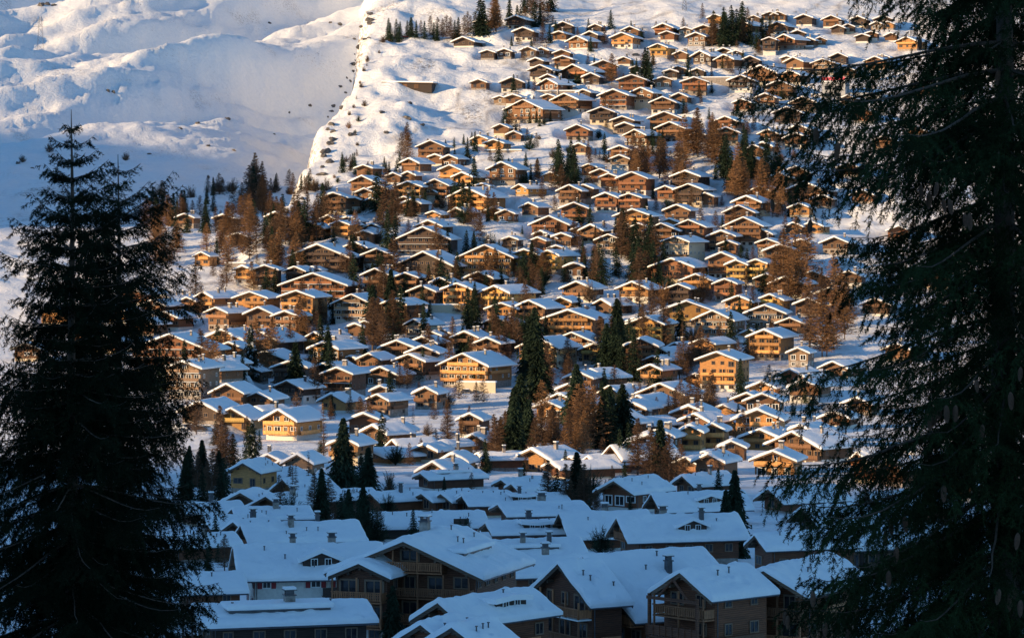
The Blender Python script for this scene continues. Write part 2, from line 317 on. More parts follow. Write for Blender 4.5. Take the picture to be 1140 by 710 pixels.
tile(410, 0, 3.677, [(560,650,60,10,'d'),(590,680,108,10,'d',{'lm':'dark chalet below the wooded knoll'}),(340,440,148,30,'b',{'hr':.45}),(430,500,75,10,'d'),(455,520,200,10,'b'),(525,590,195,10,'b'),(620,690,188,10,'w'),(680,740,190,10,'b'),
 (755,830,200,10,'b'),(755,850,222,10,'b'),(755,840,85,10,'d'),(750,815,125,10,'b'),(905,955,95,10,'d'),(875,945,125,10,'b'),(990,1090,130,10,'g'),(1035,1110,105,10,'g')])
tile(700, 0, 3.677, [(0,45,105,10,'g'),(100,185,92,10,'r'),(125,190,125,10,'r'),(200,260,108,10,'w'),(265,350,100,10,'b'),(320,390,55,10,'g'),(80,165,175,10,'y',{'lm':'bright orange-brown chalet on the upper slope'}),(180,245,205,10,'b'),
 (375,440,120,10,'b'),(490,535,60,10,'b'),(545,610,45,10,'b'),(580,645,45,10,'b'),(680,755,55,10,'b'),(685,760,70,10,'d'),(790,870,60,10,'b'),(545,605,150,10,'d',{'hr':1.2}),(655,725,120,10,'d'),(355,425,193,10,'b'),
 (405,470,203,10,'b'),(465,545,218,10,'b'),(905,975,62,10,'d'),(1000,1080,60,10,'d'),(825,885,100,10,'b'),(870,925,95,10,'b'),(990,1040,85,10,'w'),(1035,1085,85,10,'g'),(705,765,150,10,'g'),(755,810,148,10,'g'),
 (925,985,135,10,'b'),(965,1020,125,10,'b'),(1045,1100,130,10,'b'),(820,895,212,10,'d'),(625,670,225,10,'w'),(665,710,225,10,'b'),(745,845,238,10,'w'),(1005,1070,220,10,'b'),(1020,1075,250,10,'r'),(870,930,275,10,'b'),(865,930,385,10,'w')])
tile(200, 430, 3.353, [(0,160,46,30,'d',{'hr':.5}),(130,265,72,45,'y',{'apt':1,'hr':.7}),(225,380,12,10,'d',{'hr':.5}),(315,445,78,85,'g',{'apt':1,'hr':.8,'plaster':1,'lm':'white-based chalet above the bright snow bank'}),(525,625,18,50,'g',{'hr':.7}),(705,790,22,60,'g'),
 (785,850,190,105,'g'),(770,835,135,25,'g'),(560,670,180,50,'g'),(1040,1130,92,20,'g'),(1070,1130,168,30,'b'),(985,1060,238,20,'g'),(930,990,268,60,'g'),
 (305,360,243,20,'w'),(400,490,240,20,'w'),(190,300,270,60,'g'),(245,300,310,50,'g'),(310,370,300,50,'g'),(365,400,268,20,'g'),(415,470,268,100,'g'),(380,450,332,100,'g'),(185,285,382,50,'b'),(300,395,395,90,'b')])
tile(540, 430, 3.353, [(515,640,28,100,'g',{'hr':.6,'lm':'sunlit gable chalet right of the tall tree group'}),(725,805,135,20,'g',{'apt':1,'hr':1.1,'lm':'left gable of the carved golden twin chalet'}),(810,890,128,20,'g',{'apt':1,'hr':1.1}),(870,915,60,20,'g'),(880,935,103,50,'g'),
 (885,955,195,20,'b'),(720,790,255,50,'b'),(790,890,240,50,'b'),(480,530,0,60,'g'),(495,600,112,130,'d',{'hr':.5})])

NEAR = [  # Y, xl, xr, ya, L(m), a(deg), tanp, tone, opts
 (335,368,545,594,13,19,.41,'b',dict(apt=1,lm='very large dark timber chalet block in the foreground',wing=1,chim=1,stonechim=1,band=1,ov=1.6)),
 (372,268,289,603,14,80,.5,'w',dict(plaster=2,shutter=1,dormer=1,chim=2,lm='white house with red shutters',name='house')),
 (300,214,243,669,14.5,74,.30,'d',dict(band=1,chim=1,lm='low flat-looking roof at the lower left')),
 (298,467,528,662,11,42,.55,'b',dict(dormer=1,lm='small dark chalet at the bottom centre')),
 (284,459,489,686,5,30,.6,'b',dict()),(281,489,528,689,5,30,.6,'b',dict()),
 (318,595,664,620,3.4,60,.59,'b',dict(white=1,apt=1,chim=0,lm='brown chalet with white-edged balconies')),
 (325,614,722,612,11,60,.56,'b',dict(chim=1,lm='steep broad roof at the bottom right of centre')),
 (306,735,800,629,7,48,.55,'b',dict(veranda=1,chim=0,lm='carved open-gable chalet at the bottom right')),
 (312,815,905,626,12,30,.5,'b',dict(apt=1,lm='dark balconied chalet behind the right spruce')),
 (560,556,577,566,12,76,.6,'b',dict(chim=1)),(505,546,562,583,10,78,.55,'b',dict(chim=1,dormer=1)),
 (500,626,646,567,11,76,.6,'b',dict(chim=1,stonechim=1)),(462,690,712,571,15,74,.6,'b',dict(chim=2,dormer=1,lm='long smooth roof with a stone chimney')),
 (425,534,556,598,11,76,.4,'b',dict(chim=2,band=1)),(398,540,560,617,13,76,.4,'b',dict(chim=1)),
 (520,414,425,568,6,78,.6,'d',dict()),(522,456,468,567,10,80,.4,'w',dict(plaster=2,shutter=1,name='house')),
 (520,228,243,571,8,68,.6,'b',dict()),(505,258,276,576,6,50,.6,'b',dict()),(485,270,294,580,15,71,.6,'b',dict(chim=2,lm='long snow roof behind the white house')),
 (545,262,280,568,10,76,.5,'b',dict()),
 (365,196,212,634,6,76,.5,'b',dict()),
 (600,668,712,530,10,38,.5,'b',dict(plaster=1,lm='half-white half-timber gable house')),
 (560,728,746,546,14,72,.6,'b',dict(chim=1,dormer=1)),(650,752,777,525,10,52,.55,'r',dict(chim=1)),
 (590,518,534,548,16,77,.5,'b',dict(chim=1,dormer=1)),(640,568,584,538,12,70,.55,'b',dict(chim=1)),(655,556,571,540,8,55,.6,'b',dict()),
 (720,612,632,519,12,66,.5,'r',dict()),(740,676,700,493,13,62,.6,'b',dict(chim=1)),(735,650,668,505,10,60,.5,'b',dict()),(745,630,648,510,9,60,.5,'b',dict()),
 (760,534,546,512,8,76,.5,'b',dict()),(680,464,484,529,12,62,.6,'b',dict(band=1)),
 (600,464,486,549,9,52,.6,'b',dict()),(598,486,508,548,9,52,.6,'b',dict()),(596,508,530,548,9,52,.6,'b',dict()),
 (600,409,428,552,9,58,.6,'b',dict()),(600,336,360,550,8,54,.55,'d',dict(plaster=1)),(610,379,392,549,5,60,.5,'d',dict()),
 (780,392,437,500,15,50,.5,'g',dict(lm='large sunlit gable with a long snow roof')),
 (690,356,376,545,8,60,.5,'b',dict()),
 (600,850,880,540,12,60,.55,'b',dict()),(520,890,920,560,14,66,.5,'d',dict()),(700,950,975,500,12,60,.6,'b',dict()),(690,985,1005,506,10,55,.7,'r',dict()),(700,1010,1030,500,11,60,.6,'b',dict()),
 (560,960,990,545,14,62,.5,'b',dict()),(440,930,960,585,14,66,.5,'d',dict()),(430,840,860,590,12,70,.5,'b',dict()),(640,1050,1080,520,14,60,.5,'b',dict()),
 (800,590,612,470+28,9,50,.5,'b',dict()),(820,485,500,500,8,45,.5,'g',dict()),
 (560,200,216,590,9,66,.5,'b',dict()),(470,180,200,610,9,66,.5,'b',dict()),
]
HOUSES = []
def dup_of(x, y):
    for h in HOUSES:
        if abs(h['cx']-x) < 7 and abs(h['ya']-y) < 4.5: return True
    return False
for xl, xr, ya, s, tone, o in RAW:
    g = xr-xl; cx = (xl+xr)/2
    if dup_of(cx, ya): continue
    q_ = .015 if ya < 150 else .07; hr = o.get('hr', (.66 if ya < 150 else .76) if ya < 260 else .92)*1.04; xl -= g*q_; xr += g*q_; g *= 1+2*q_
    if s/max(g, 1) < .3: s = g*random.uniform(.2, .36)
    Y = solveY(cx, ya + hr*g); gm = g/F*Y
    if gm < 7.5: gm = 7.5
    rho = 1.1; a = atan(s/(g*rho)); W = gm/cos(a); L = max(7.5, min(17, s/F*Y/sin(a)))
    tp = (.40 if ya < 420 else .5)+random.uniform(-.07, .06)
    if ya < 150 and tone in 'gb' and random.random() < .6: tone = 'b' if tone == 'g' else 'd'  # upper rows take darker timber for the deep shade on their walls
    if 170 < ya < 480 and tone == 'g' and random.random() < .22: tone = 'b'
    HOUSES.append(dict(cx=cx, ya=ya, Y=Y, W=W, L=L, a=a, tp=tp, tone=tone, o=o, H=hr*gm, z=(R0-ya)/F*Y - hr*gm))
for Y, xl, xr, ya, L, a, tp, tone, o in NEAR:
    cx = (xl+xr)/2; a = radians(a); W = (xr-xl)/F*Y/cos(a)
    W = min(W, 26); zb = float(zbase(np.array(cx), np.array(float(Y)))); za = (R0-ya)/F*Y
    if W < 7: W = 7
    HOUSES.append(dict(cx=cx, ya=ya, Y=Y, W=W, L=L, a=a, tp=tp, tone='n' if tone == 'b' else tone, o=o, H=za-zb, z=zb, near=1))  # near brown timber swaps to the tone coloured for shade

# extra small chalets in the fringes the crops could not resolve (partly hidden behind the near spruces)
for i, (x, y) in enumerate([(150,318),(172,332),(158,352),(128,338),(118,372),(95,360),(185,345),(905,300),(930,262),(925,318),(880,352),(900,330),(945,300),(962,120),(985,150),(1010,40),(1030,90),(945,180),(960,210),(1000,250),
                            (900,420),(930,400),(955,440),(905,470),(930,455),(890,225),(915,215),(905,245),(975,330),(1000,380),(1040,300),(60,340),(30,380),(985,15),(975,62),(1020,140)]):
    if dup_of(x, y): continue
    g = 34 if y > 250 else 26; hr = .65; Y = solveY(x, y+hr*g); gm = g/F*Y; a = radians(random.uniform(12, 30))
    HOUSES.append(dict(cx=x, ya=y, Y=Y, W=gm/cos(a), L=gm, a=a, tp=.4, tone=random.choice('gbbr'), o={}, H=hr*gm, z=(R0-y)/F*Y-hr*gm))

NOGO = [(330,560,30,150),(330,470,150,172),(555,640,112,178),(560,600,200,216),(715,840,146,192),(470,600,400,488),(290,400,436,505),(760,830,76,112),(620,760,0,14),(500,600,30,82),(180,260,440,520)]
k = 0; tries = 0
while k < 95 and tries < 9000:
    tries += 1; row = random.uniform(14, 500); px = random.uniform(np.interp(row, [0, 60, 100, 140, 180, 250, 330, 480], [640, 620, 560, 470, 410, 330, 190, 280]), 905)
    if any(a <= px <= b and c <= row <= d for a, b, c, d in NOGO): continue
    g = np.interp(row, [20, 200, 400, 520], [25, 31, 40, 44])*random.uniform(.8, 1.1); hr = .7; Y = solveY(px, row+hr*g); gm = g/F*Y; x = (px-CX)/F*Y
    ok = True
    for h in HOUSES:
        hx = (h['cx']-CX)/F*h['Y']
        if abs(h['cx']-px) < 70 and math.hypot(hx-x, (h['Y']-Y)*.8) < .52*(max(h['W'], h['L'])+gm): ok = False; break
    if not ok: continue
    a = radians(random.uniform(8, 44)); k += 1; gm *= random.choice((1, 1, 1, 1.35))
    HOUSES.append(dict(cx=px, ya=row, Y=Y, W=gm/cos(a), L=gm*.85, a=a, tp=.4, tone=random.choice('gbbbrdy' if row > 200 else 'bbbrd'), o={}, H=hr*gm, z=(R0-row)/F*Y-hr*gm))
HOUSES.sort(key=lambda h: h['W']*F/h['Y'])
for i, h in enumerate(HOUSES): h['mass'] = i < len(HOUSES)-300 and not h.get('near') and not h['o'].get('lm')
HOUSES.sort(key=lambda h: -h['Y'])
# level the ground under each chalet
for h in HOUSES:
    x = (h['cx']-CX)/F*h['Y']; y = h['Y']; h['x'] = x
    cxx = x + sin(h['a'])*h['L']/2; cyy = y + cos(h['a'])*h['L']/2
    r0 = .55*max(h['W'], h['L']); r1 = r0*1.9
    i0, i1 = np.searchsorted(rowsY, [cyy-r1, cyy+r1])
    if i1 <= i0: continue
    sx = XX[i0:i1]; sy = YY[i0:i1]; d = np.hypot(sx-cxx, sy-cyy); w = 1-sstep(r0, r1, d)
    ZZ[i0:i1] = ZZ[i0:i1]*(1-w) + (h['z']+.05)*w

def ground(x, y):
    i = int(np.clip(np.searchsorted(rowsY, y)-1, 0, len(rowsY)-2)); t = (y-rowsY[i])/(rowsY[i+1]-rowsY[i])
    px = CX + F*x/max(y, 60); j = int(np.clip(np.searchsorted(cols, px)-1, 0, len(cols)-2)); s = (px-cols[j])/(cols[j+1]-cols[j])
    a = ZZ[i,j]*(1-s)+ZZ[i,j+1]*s; b = ZZ[i+1,j]*(1-s)+ZZ[i+1,j+1]*s
    return float(a*(1-t)+b*t)

nr, nc = ZZ.shape
V = np.stack([XX, YY, ZZ], -1).reshape(-1, 3)
idx = np.arange(nr*nc).reshape(nr, nc)
Fq = np.stack([idx[:-1,:-1], idx[:-1,1:], idx[1:,1:], idx[1:,:-1]], -1).reshape(-1, 4)
me = np_mesh('snowy_hillside', V, Fq, M['ground'], smooth=True)
gx = np.interp(YY, GY, GP) + 34*perlin(YY/95.0, YY*0+3.3, 91) + 14*perlin(YY/23.0, YY*0+1.3, 92)
rock = np.exp(-((EF-gx-8)/5.0)**2)*sstep(1560, 1640, YY)*(1-sstep(2600, 2800, YY))
gw = sstep(gx-14, gx+22, EF); rock = np.maximum(rock, 1.2*sstep(gx-34, gx-24, EF)*(1-sstep(gx-8, gx+2, EF))*sstep(1560, 1640, YY)*(1-sstep(3000, 3300, YY))*(.5+.9*fbm(YY/30, EF/40, 2, 88)))
rock = np.maximum(rock, 1.3*(4*gw*(1-gw))**.6*sstep(1450, 1520, YY)*(1-sstep(2500, 2800, YY)))
rock = np.maximum(rock, .62*sstep(.12, .5, fbm(XX/30, YY/60, 4, 77))*sstep(1480, 1560, YY)*(1-sstep(1980,2060,YY))*(1-sstep(560, 660, EF))+.35*sstep(.35, .6, fbm(XX/40, YY/40, 4, 78))*sstep(2050, 2200, YY))
vil = sstep(560, 640, YY)*(1-sstep(1850, 1950, YY))*sstep(0, 1, (EF-np.interp(YY, [600, 1250, 1450, 1600, 1750], [150, 150, 330, 460, 560]))/30)
lane = np.maximum(1-np.abs(fbm(XX/95, YY/60, 2, 61))/.035, 1-np.abs(fbm(XX/60+9, YY/80, 2, 62))/.03); lane_dim = np.clip(lane, 0, 1)*.75*vil + .28*vil*sstep(.05, .5, fbm(XX/16, YY/16, 3, 63))  # lanes, and patches that tone down the brightly lit village snow
at = me.attributes.new('lane_dim', 'FLOAT', 'POINT'); at.data.foreach_set('value', lane_dim.astype(np.float32).ravel())
at = me.attributes.new('rock', 'FLOAT', 'POINT'); at.data.foreach_set('value', rock.astype(np.float32).ravel())
tag(link(bpy.data.objects.new('snowy_hillside', me)), kind='structure')

# the wide ground beyond the modelled valley, and an unseen ridge added to the left, its crest shaped to shade the valley floor
mb = MB(); mb.quad((-16000,-9000,-110), (16000,-9000,-110), (16000,14000,-110), (-16000,14000,-110))
tag(mb.build('valley_ground', M['snow']), kind='structure')
EL = radians(12.0); SH = np.array((-.88, -.475)); SH /= np.linalg.norm(SH); EU = np.array((SH[1], -SH[0]))   # EU points roughly along +y
if EU[1] < 0: EU = -EU
ZT = np.array([(-1500,-150),(-600,0),(0,22),(330,-6),(520,-20),(640,-40),(720,-62),(800,-76),(900,-102),(1050,-125),(1560,-128),(1640,-45),(1700,20),(1760,45),(1900,60),(2100,40),(2300,5),(2500,-25),(3000,-60),(4500,-300)], float)
Wd = 1500.0
uu = np.linspace(-1300, 4200, 500); yy = uu/EU[1]
Hc = np.interp(yy, ZT[:,0], ZT[:,1]) + (Wd - SH[1]*yy)*tan(EL) + 3.5*fbm(uu/60, uu*0+.5, 4, 41)  # crest height worked back from where the shade should end
prof = [(-1.0,0),(-.72,.22),(-.45,.5),(-.2,.8),(-.08,.93),(0,1),(.08,.92),(.2,.78),(.5,.45),(.75,.2),(1.0,0)]
VV = np.zeros((len(uu), len(prof), 3))
for k, (q, hh) in enumerate(prof):
    base = -115; hgt = Hc-base; off = Wd + q*1000*(1+.15*fbm(uu/200, uu*0+k, 3, 50)*(q != 0))
    VV[:,k,0] = SH[0]*off + EU[0]*uu; VV[:,k,1] = SH[1]*off + EU[1]*uu
    VV[:,k,2] = base + hgt*hh + (0 if hh in (0, 1) else 25)*fbm(uu/130, uu*0+k*1.7, 4, 60)
ii = np.arange(VV.shape[0]*VV.shape[1]).reshape(VV.shape[:2])
Fq = np.stack([ii[:-1,:-1], ii[:-1,1:], ii[1:,1:], ii[1:,:-1]], -1).reshape(-1, 4)
tag(link(bpy.data.objects.new('mountain_ridge', np_mesh('mountain_ridge', VV.reshape(-1,3), Fq, M['ground'], smooth=True))), kind='structure')

# ------------------------------------------------------------------ chalets
def window_mesh(kind):
    mb = MB(); f = .10
    # frame ring (unit window 1 x 1, y- is outside)
    for x0, x1, z0, z1 in ((-.5,-.5+f,0,1),(.5-f,.5,0,1),(-.5+f,.5-f,0,f),(-.5+f,.5-f,1-f,1),(-.03,.03,f,1-f)):
        mb.box(x0, x1, -.10, .02, z0, z1, 0)
    mb.box(-.5+f, .5-f, -.055, .02, f, 1-f, 1)
    return mb.mesh('window', [M[kind], M['glass']])
WIN = {k: window_mesh(k) for k in ('frame', 'white')}
def frame_only(kind):
    mb = MB(); f = .10
    for x0, x1, z0, z1 in ((-.5,-.5+f,0,1),(.5-f,.5,0,1),(-.5+f,.5-f,0,f),(-.5+f,.5-f,1-f,1),(-.03,.03,f,1-f)):
        mb.box(x0, x1, -.10, .02, z0, z1, 0)
    return mb.mesh('window', [M[kind]])
FRM = {k: frame_only(k) for k in ('frame', 'white')}
mb = MB(); mb.box(-.4, .4, -.055, .02, .1, .9); PANE = mb.mesh('pane', [M['glass']])
mb = MB(); mb.box(-.5, .5, -.06, .0, 0, 1)
for k in range(5): mb.box(-.42, .42, -.075, -.06, .08+k*.18, .17+k*.18)
SHUT = mb.mesh('shutter', [M['red']])

def snow_mesh(W, y0, y1, tp, zr, t, seed, fine=False):
    """rounded snow blanket lying on a gable roof; zr = height of the roof surface at the ridge"""
    r = np.random.default_rng(seed)
    us = np.array([-1,-.992,-.965,-.90,-.75,-.5,-.25,-.07,0,.07,.25,.5,.75,.90,.965,.992,1]); R = W/2+.16
    vs = np.concatenate([[0,.006,.03,.08], np.linspace(.16,.84,8), [.92,.97,.994,1]])
    if fine:
        us = np.unique(np.concatenate([us, np.linspace(-.95, .95, 41)])); vs = np.unique(np.concatenate([vs, np.linspace(.03, .97, 45)]))
    Ux, Vy = np.meshgrid(us*R, y0-.14+(y1-y0+.28)*vs, indexing='ij')
    dx = R-np.abs(Ux); dy = np.minimum(Vy-(y0-.14), (y1+.14)-Vy)
    e = np.clip(np.minimum(dx, dy)/.55, 0, 1); rnd = np.sqrt(1-(1-e)**2)
    ox, oy = r.random(2)*50
    th = t*(.82+.45*fbm(Ux/3.2+ox, Vy/3.2+oy, 3, seed % 97))*(.35+.65*rnd)
    if fine:
        th = th + rnd*(.07*fbm(Ux/.9+oy, Vy/.9+ox, 3, 7) - .22*sstep(.30, .5, fbm(Ux/2.6+oy, Vy/2.6, 2, 12))*e + .16*sstep(.28, .5, fbm(Ux/1.8+ox, Vy/1.8+9, 2, 14)))
    zr_s = zr - tp*(np.sqrt(Ux**2+.35**2)-.2)
    wob = .12*fbm(Ux/2+ox, Vy/2+oy, 2, 5)
    X = Ux + np.where(np.abs(us)[:,None] > .99, wob, 0); Yc = Vy + np.where((vs < .005)|(vs > .995), 1, 0)[None,:]*wob
    top = np.stack([X, Yc, zr_s+th], -1)
    n, m = Ux.shape
    # skirt ring going down to the roof edge
    ring = [(i, 0) for i in range(n)] + [(n-1, j) for j in range(1, m)] + [(i, m-1) for i in range(n-2, -1, -1)] + [(0, j) for j in range(m-2, 0, -1)]
    rv = np.array([(top[i,j,0]*.995, top[i,j,1]*1.0, zr - tp*abs(Ux[i,j]) - .06) for i, j in ring])
    V = np.vstack([top.reshape(-1,3), rv]); idx = np.arange(n*m).reshape(n, m)
    Fq = np.stack([idx[:-1,:-1], idx[1:,:-1], idx[1:,1:], idx[:-1,1:]], -1).reshape(-1,4)
    k = len(ring); rr = np.array([idx[i,j] for i, j in ring]); b = n*m+np.arange(k)
    Fs = np.stack([rr, np.roll(rr,-1), np.roll(b,-1), b], -1)[:, ::-1]
    return np_mesh('snow_cover', V, np.vstack([Fq, Fs]), M['snow'], smooth=True)

BASE = ['stone', 'plaster', 'cream', 'stone', 'plaster']
def chalet_parts(root, W, L, H, tp, tone, o, seed, px_m, off=(0,0,0), main=True):
    """adds the parts of one gabled volume to root (gable looks towards local -y)"""
    r = random.Random(seed); OX, OY, OZ = off; info = {}
    def B(mb, name, mats, smooth=False): return mb.build(name, mats, root, smooth, loc=(OX, OY, OZ))
    t = r.uniform(.5, .75) if px_m < 6 else .55
    slab = .32; ovx = o.get('ov', max(.7, min(1.5, .09*W))); of = 1.9 if W > 9 else 1.2
    if L < 6: of = .8
    A = W/2-ovx; zs = H - t; zr = zs-slab; ze = zr-A*tp
    if ze < 2.2: 
        tp = max(.22, (zr-2.2)/A); ze = zr-A*tp
    hb = 2.7 if ze > 5.0 else (1.0 if ze > 3 else .4)
    if o.get('plaster') == 2: hb = ze - .05
    elif o.get('apt'): hb = min(2.8, ze*.3)
    bm_ = 'plaster' if (o.get('plaster')) else ('cream' if o.get('cream') else r.choice(BASE))
    if o.get('plaster') == 2 or o.get('cream'): pass
    info['base'] = bm_
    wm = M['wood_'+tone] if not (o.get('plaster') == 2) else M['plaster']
    mb = MB(); mb.box(-A+.08, A-.08, .08, L-.08, -4, hb); B(mb, 'wall', M[bm_])
    mb = MB(); mb.prism([(-A,hb),(A,hb),(A,ze),(0,zr),(-A,ze)], 0, L)
    um = M['cream'] if o.get('cream') else wm
    B(mb, 'timber_wall' if um is wm and o.get('plaster') != 2 else 'gable_wall', um)
    # roof
    R = W/2; mb = MB()
    mb.prism([(-R,zr-R*tp),(0,zr),(R,zr-R*tp),(R,zs-R*tp),(0,zs),(-R,zs-R*tp)], -of, L+of*.7)
    # barge boards and rafters ends under the eaves
    for yb in (-of-.06, L+of*.7):
        mb.prism([(-R,zr-R*tp-.14),(0,zr-.14),(R,zr-R*tp-.14),(R,zs-R*tp+.02),(0,zs+.02),(-R,zs-R*tp+.02)], yb, yb+.06)
    npur = 5 if px_m > 2.5 else 3
    for k in range(npur):
        xx = -A+.3 + (2*A-.6)*k/(npur-1); zz = zr-abs(xx)*tp
        mb.box(xx-.12, xx+.12, -of+.1, 0, zz-.42, zz-.12)
    B(mb, 'roof', M['roofwood'])
    sn = bpy.data.objects.new('snow_cover', snow_mesh(W, -of, L+of*.7, tp, zs, t, seed, px_m > 5)); sn.location = off; link(sn, root)
    # storeys
    fl = 2.65; nst = max(1, int((ze-hb)/fl+.45)); wk = 'white' if tone in 'w' or r.random() < .15 else 'frame'
    if px_m > 5: wk = 'frame'
    if o.get('shutter') or o.get('plaster'): wk = 'white'
    nb = 0; shut = o.get('shutter')
    def win(x, y, z, w, h, side=False):
        pane = px_m > 5.5
        ob = bpy.data.objects.new('window', FRM[wk] if pane else WIN[wk])
        ob.location = (OX+x, OY+y, OZ+z); ob.scale = (w, 1, h)
        if side: ob.rotation_euler = (0, 0, pi/2)
        link(ob, root)
        if pane:
            p = bpy.data.objects.new('pane', PANE); link(p, ob)
        if shut:
            for sgn in (-1, 1):
                s = bpy.data.objects.new('shutter', SHUT); s.scale = (.52/w, 1, 1); s.location = (sgn*(.5+.29/w), 0, 0); link(s, ob)
    zf = hb; levels = [0.0] if hb > 2 else []
    levels += [hb+fl*k for k in range(nst)]
    if o.get('plaster') == 2: levels = [fl*k for k in range(max(1, int((ze-1.6)/fl)+1))]
    topz = hb+fl*nst
    if zr-topz > 2.3: levels.append(topz)
    blist = []
    for li, z in enumerate(levels):
        hw = min(A, (zr-(z+2.2))/tp) if z+2.2 > ze else A
        if hw < 1.0: continue
        first = (li == 0 and z == 0.0)
        nw = max(1, int(2*hw/(2.5 if px_m > 2.6 else 3.2)))
        yf = .08 if first else 0.0
        dens = .85 if not o.get('apt') else .95
        for k in range(nw):
            if r.random() > dens: continue
            x = -hw + (k+.5)*2*hw/nw; wdt = r.choice((1.3, 1.8, 2.2)) if not shut else 1.0
            door = (not first) and r.random() < .65 and not shut
            win(x, yf, z+(.25 if door else .95), wdt, 1.95 if door else 1.25)
        if not first or nst > 2:
            if z > 1.5 and (o.get('apt') or r.random() < .85) and not o.get('plaster') == 2:
                bw = min(A-.1, max(1.2, (zr-(z+1.15))/tp-.25)) if z+1.15 > ze else A-.05
                if not o.get('apt') and r.random() < .2 and bw > 3:
                    x0, x1 = (-bw, bw*.35) if r.random() < .5 else (-bw*.35, bw)
                else: x0, x1 = -bw, bw
                blist.append((x0, x1, z, bw))
    rm = M['rail_'+tone]; slabm = M['white'] if (o.get('white') or tone == 'w' or (o.get('apt') and tone in 'dr' and r.random() < .6)) else rm
    prevz = None
    for (x0, x1, z, bw) in blist:
        mb = MB(); D = 1.6
        mb.box(x0, x1, -D, -.004, z-.12, z+.02, 1)
        if px_m > 6:
            npk = int((x1-x0)/.24)
            for k in range(npk):
                xk = x0+.02+(x1-x0-.04)*(k+.5)/npk; mb.box(xk-.07, xk+.07, -D+.01, -D+.06, z+.14, z+.95, 0)
            mb.box(x0, x1, -D+.062, -D+.085, z+.2, z+.3, 0); mb.box(x0, x1, -D+.062, -D+.085, z+.75, z+.85, 0)
        else: mb.box(x0, x1, -D, -D+.07, z+.12, z+.95, 0)
        mb.box(x0-.03, x1+.03, -D-.05, -D+.1, z+.95, z+1.05, 0)
        mb.box(x0, x0+.07, -D+.07, -.004, z+.12, z+.95, 0); mb.box(x1-.07, x1, -D+.07, -.004, z+.12, z+.95, 0)
        npst = max(2, int((x1-x0)/(3.2 if px_m < 5 else 2.4))+1); zt = z+2.5
        for k in range(npst):
            xp = x0+.08+(x1-x0-.16)*k/(npst-1); ztp = min(zt, zr-abs(xp)*tp-.15)
            if ztp > z+1: mb.box(xp-.08, xp+.08, -D+.075, -D+.22, z+.02, ztp, 0)
        B(mb, 'balcony', [rm, slabm]); nb += 1
        if px_m > 6:
            ms = MB(); ms.box(x0+.02, x1-.02, -D-.04, -D+.09, z+1.052, z+1.16)
    # right-hand side wall
    nsd = max(1, int(L/(3.6 if px_m < 6 else 2.6)))
    vis = sin(root.get('_a', .5)) > .35
    for li, z in enumerate(levels):
        if z+2.2 > ze+.3: continue
        xs = A if not (li == 0 and z == 0.0) else A-.08
        for k in range(nsd):
            if r.random() < ((.3 if px_m < 6 else .12) if not shut else .05): continue
            win(xs, (k+.5)*L/nsd, z+.95, r.choice((1.0, 1.2)), 1.2, True)
    if vis and not o.get('plaster') == 2 and ze > (5 if px_m < 6 else 4) and (r.random() < .6 or px_m > 6):
        z = levels[-1] if levels[-1]+2.2 < ze else levels[max(0, len(levels)-2)]
        if z > .9:
            mb = MB(); mb.box(A+.004, A+1.0, .5, L*.8, z-.12, z+.02, 1); mb.box(A+.94, A+1.0, .5, L*.8, z+.1, z+1.0, 0)
            B(mb, 'balcony', [rm, slabm]); nb += 1
    if o.get('plaster') == 2 and L > 8:
        mb = MB(); z = 2.7
        mb.box(A+.06, A+1.1, L*.55, L*.8, z-.12, z+.02); mb.box(A+1.04, A+1.1, L*.55, L*.8, z+.1, z+1.0); B(mb, 'balcony', M['wood_d']); nb += 1
    # dormer
    if o.get('dormer'):
        yd = L*.55; dw = 2.1; xd0 = A*.25; zb_ = zs-xd0*tp-R*.45*tp; xo = R*.72
        zt = zs - R*.12*tp; zbt = zs-xo*tp
        mb = MB(); n = len(mb.v)
        # gable looking to +x
        prof2 = [(yd-dw, zbt-.2), (yd+dw, zbt-.2), (yd+dw, zbt+1.0), (yd, zt), (yd-dw, zbt+1.0)]
        mb.v += [(xo, y, z) for y, z in prof2] + [(xd0*.2, y, z) for y, z in prof2]
        mb.f.append((0,1,2,3,4)); mb.m.append(0)
        for q in range(5):
            j = (q+1) % 5; mb.f.append((q, 5+q, 5+j, j)); mb.m.append(0)
        d = B(mb, 'dormer', M['wood_d'])
        ms = MB(); e = .5
        for sgn in (-1, 1):
            y1 = yd+sgn*(dw+e); z1 = zbt+1.0-(zt-zbt-1.0)/dw*e
            ms.prism([(0,0)]*0 or [(xd0*.1, 0), (xo+e, 0), (xo+e, 1), (xd0*.1, 1)], 0, 0) if False else None
            a_ = (xo+e, yd, zt+.02); b_ = (xo+e, y1, z1+.02); c_ = (xd0*.1, y1, z1+.02); d_ = (xd0*.1, yd, zt+.02)
            up = .5; pts = [a_, b_, c_, d_]; n0 = len(ms.v)
            ms.v += pts + [(p[0], p[1], p[2]+up) for p in pts]
            for f in ((0,1,2,3),(7,6,5,4),(0,4,5,1),(1,5,6,2),(2,6,7,3)):
                ms.f.append(tuple(n0+i for i in f)); ms.m.append(0)
        so = ms.build('snow_cover', M['snow'], d)
        for yy_ in (yd-.8, yd+.8):
            ob = bpy.data.objects.new('window', WIN['white']); ob.location = (xo+.02, yy_, zbt+.35); ob.scale = (.8, 1, .9); ob.rotation_euler = (0,0,pi/2); link(ob, d)
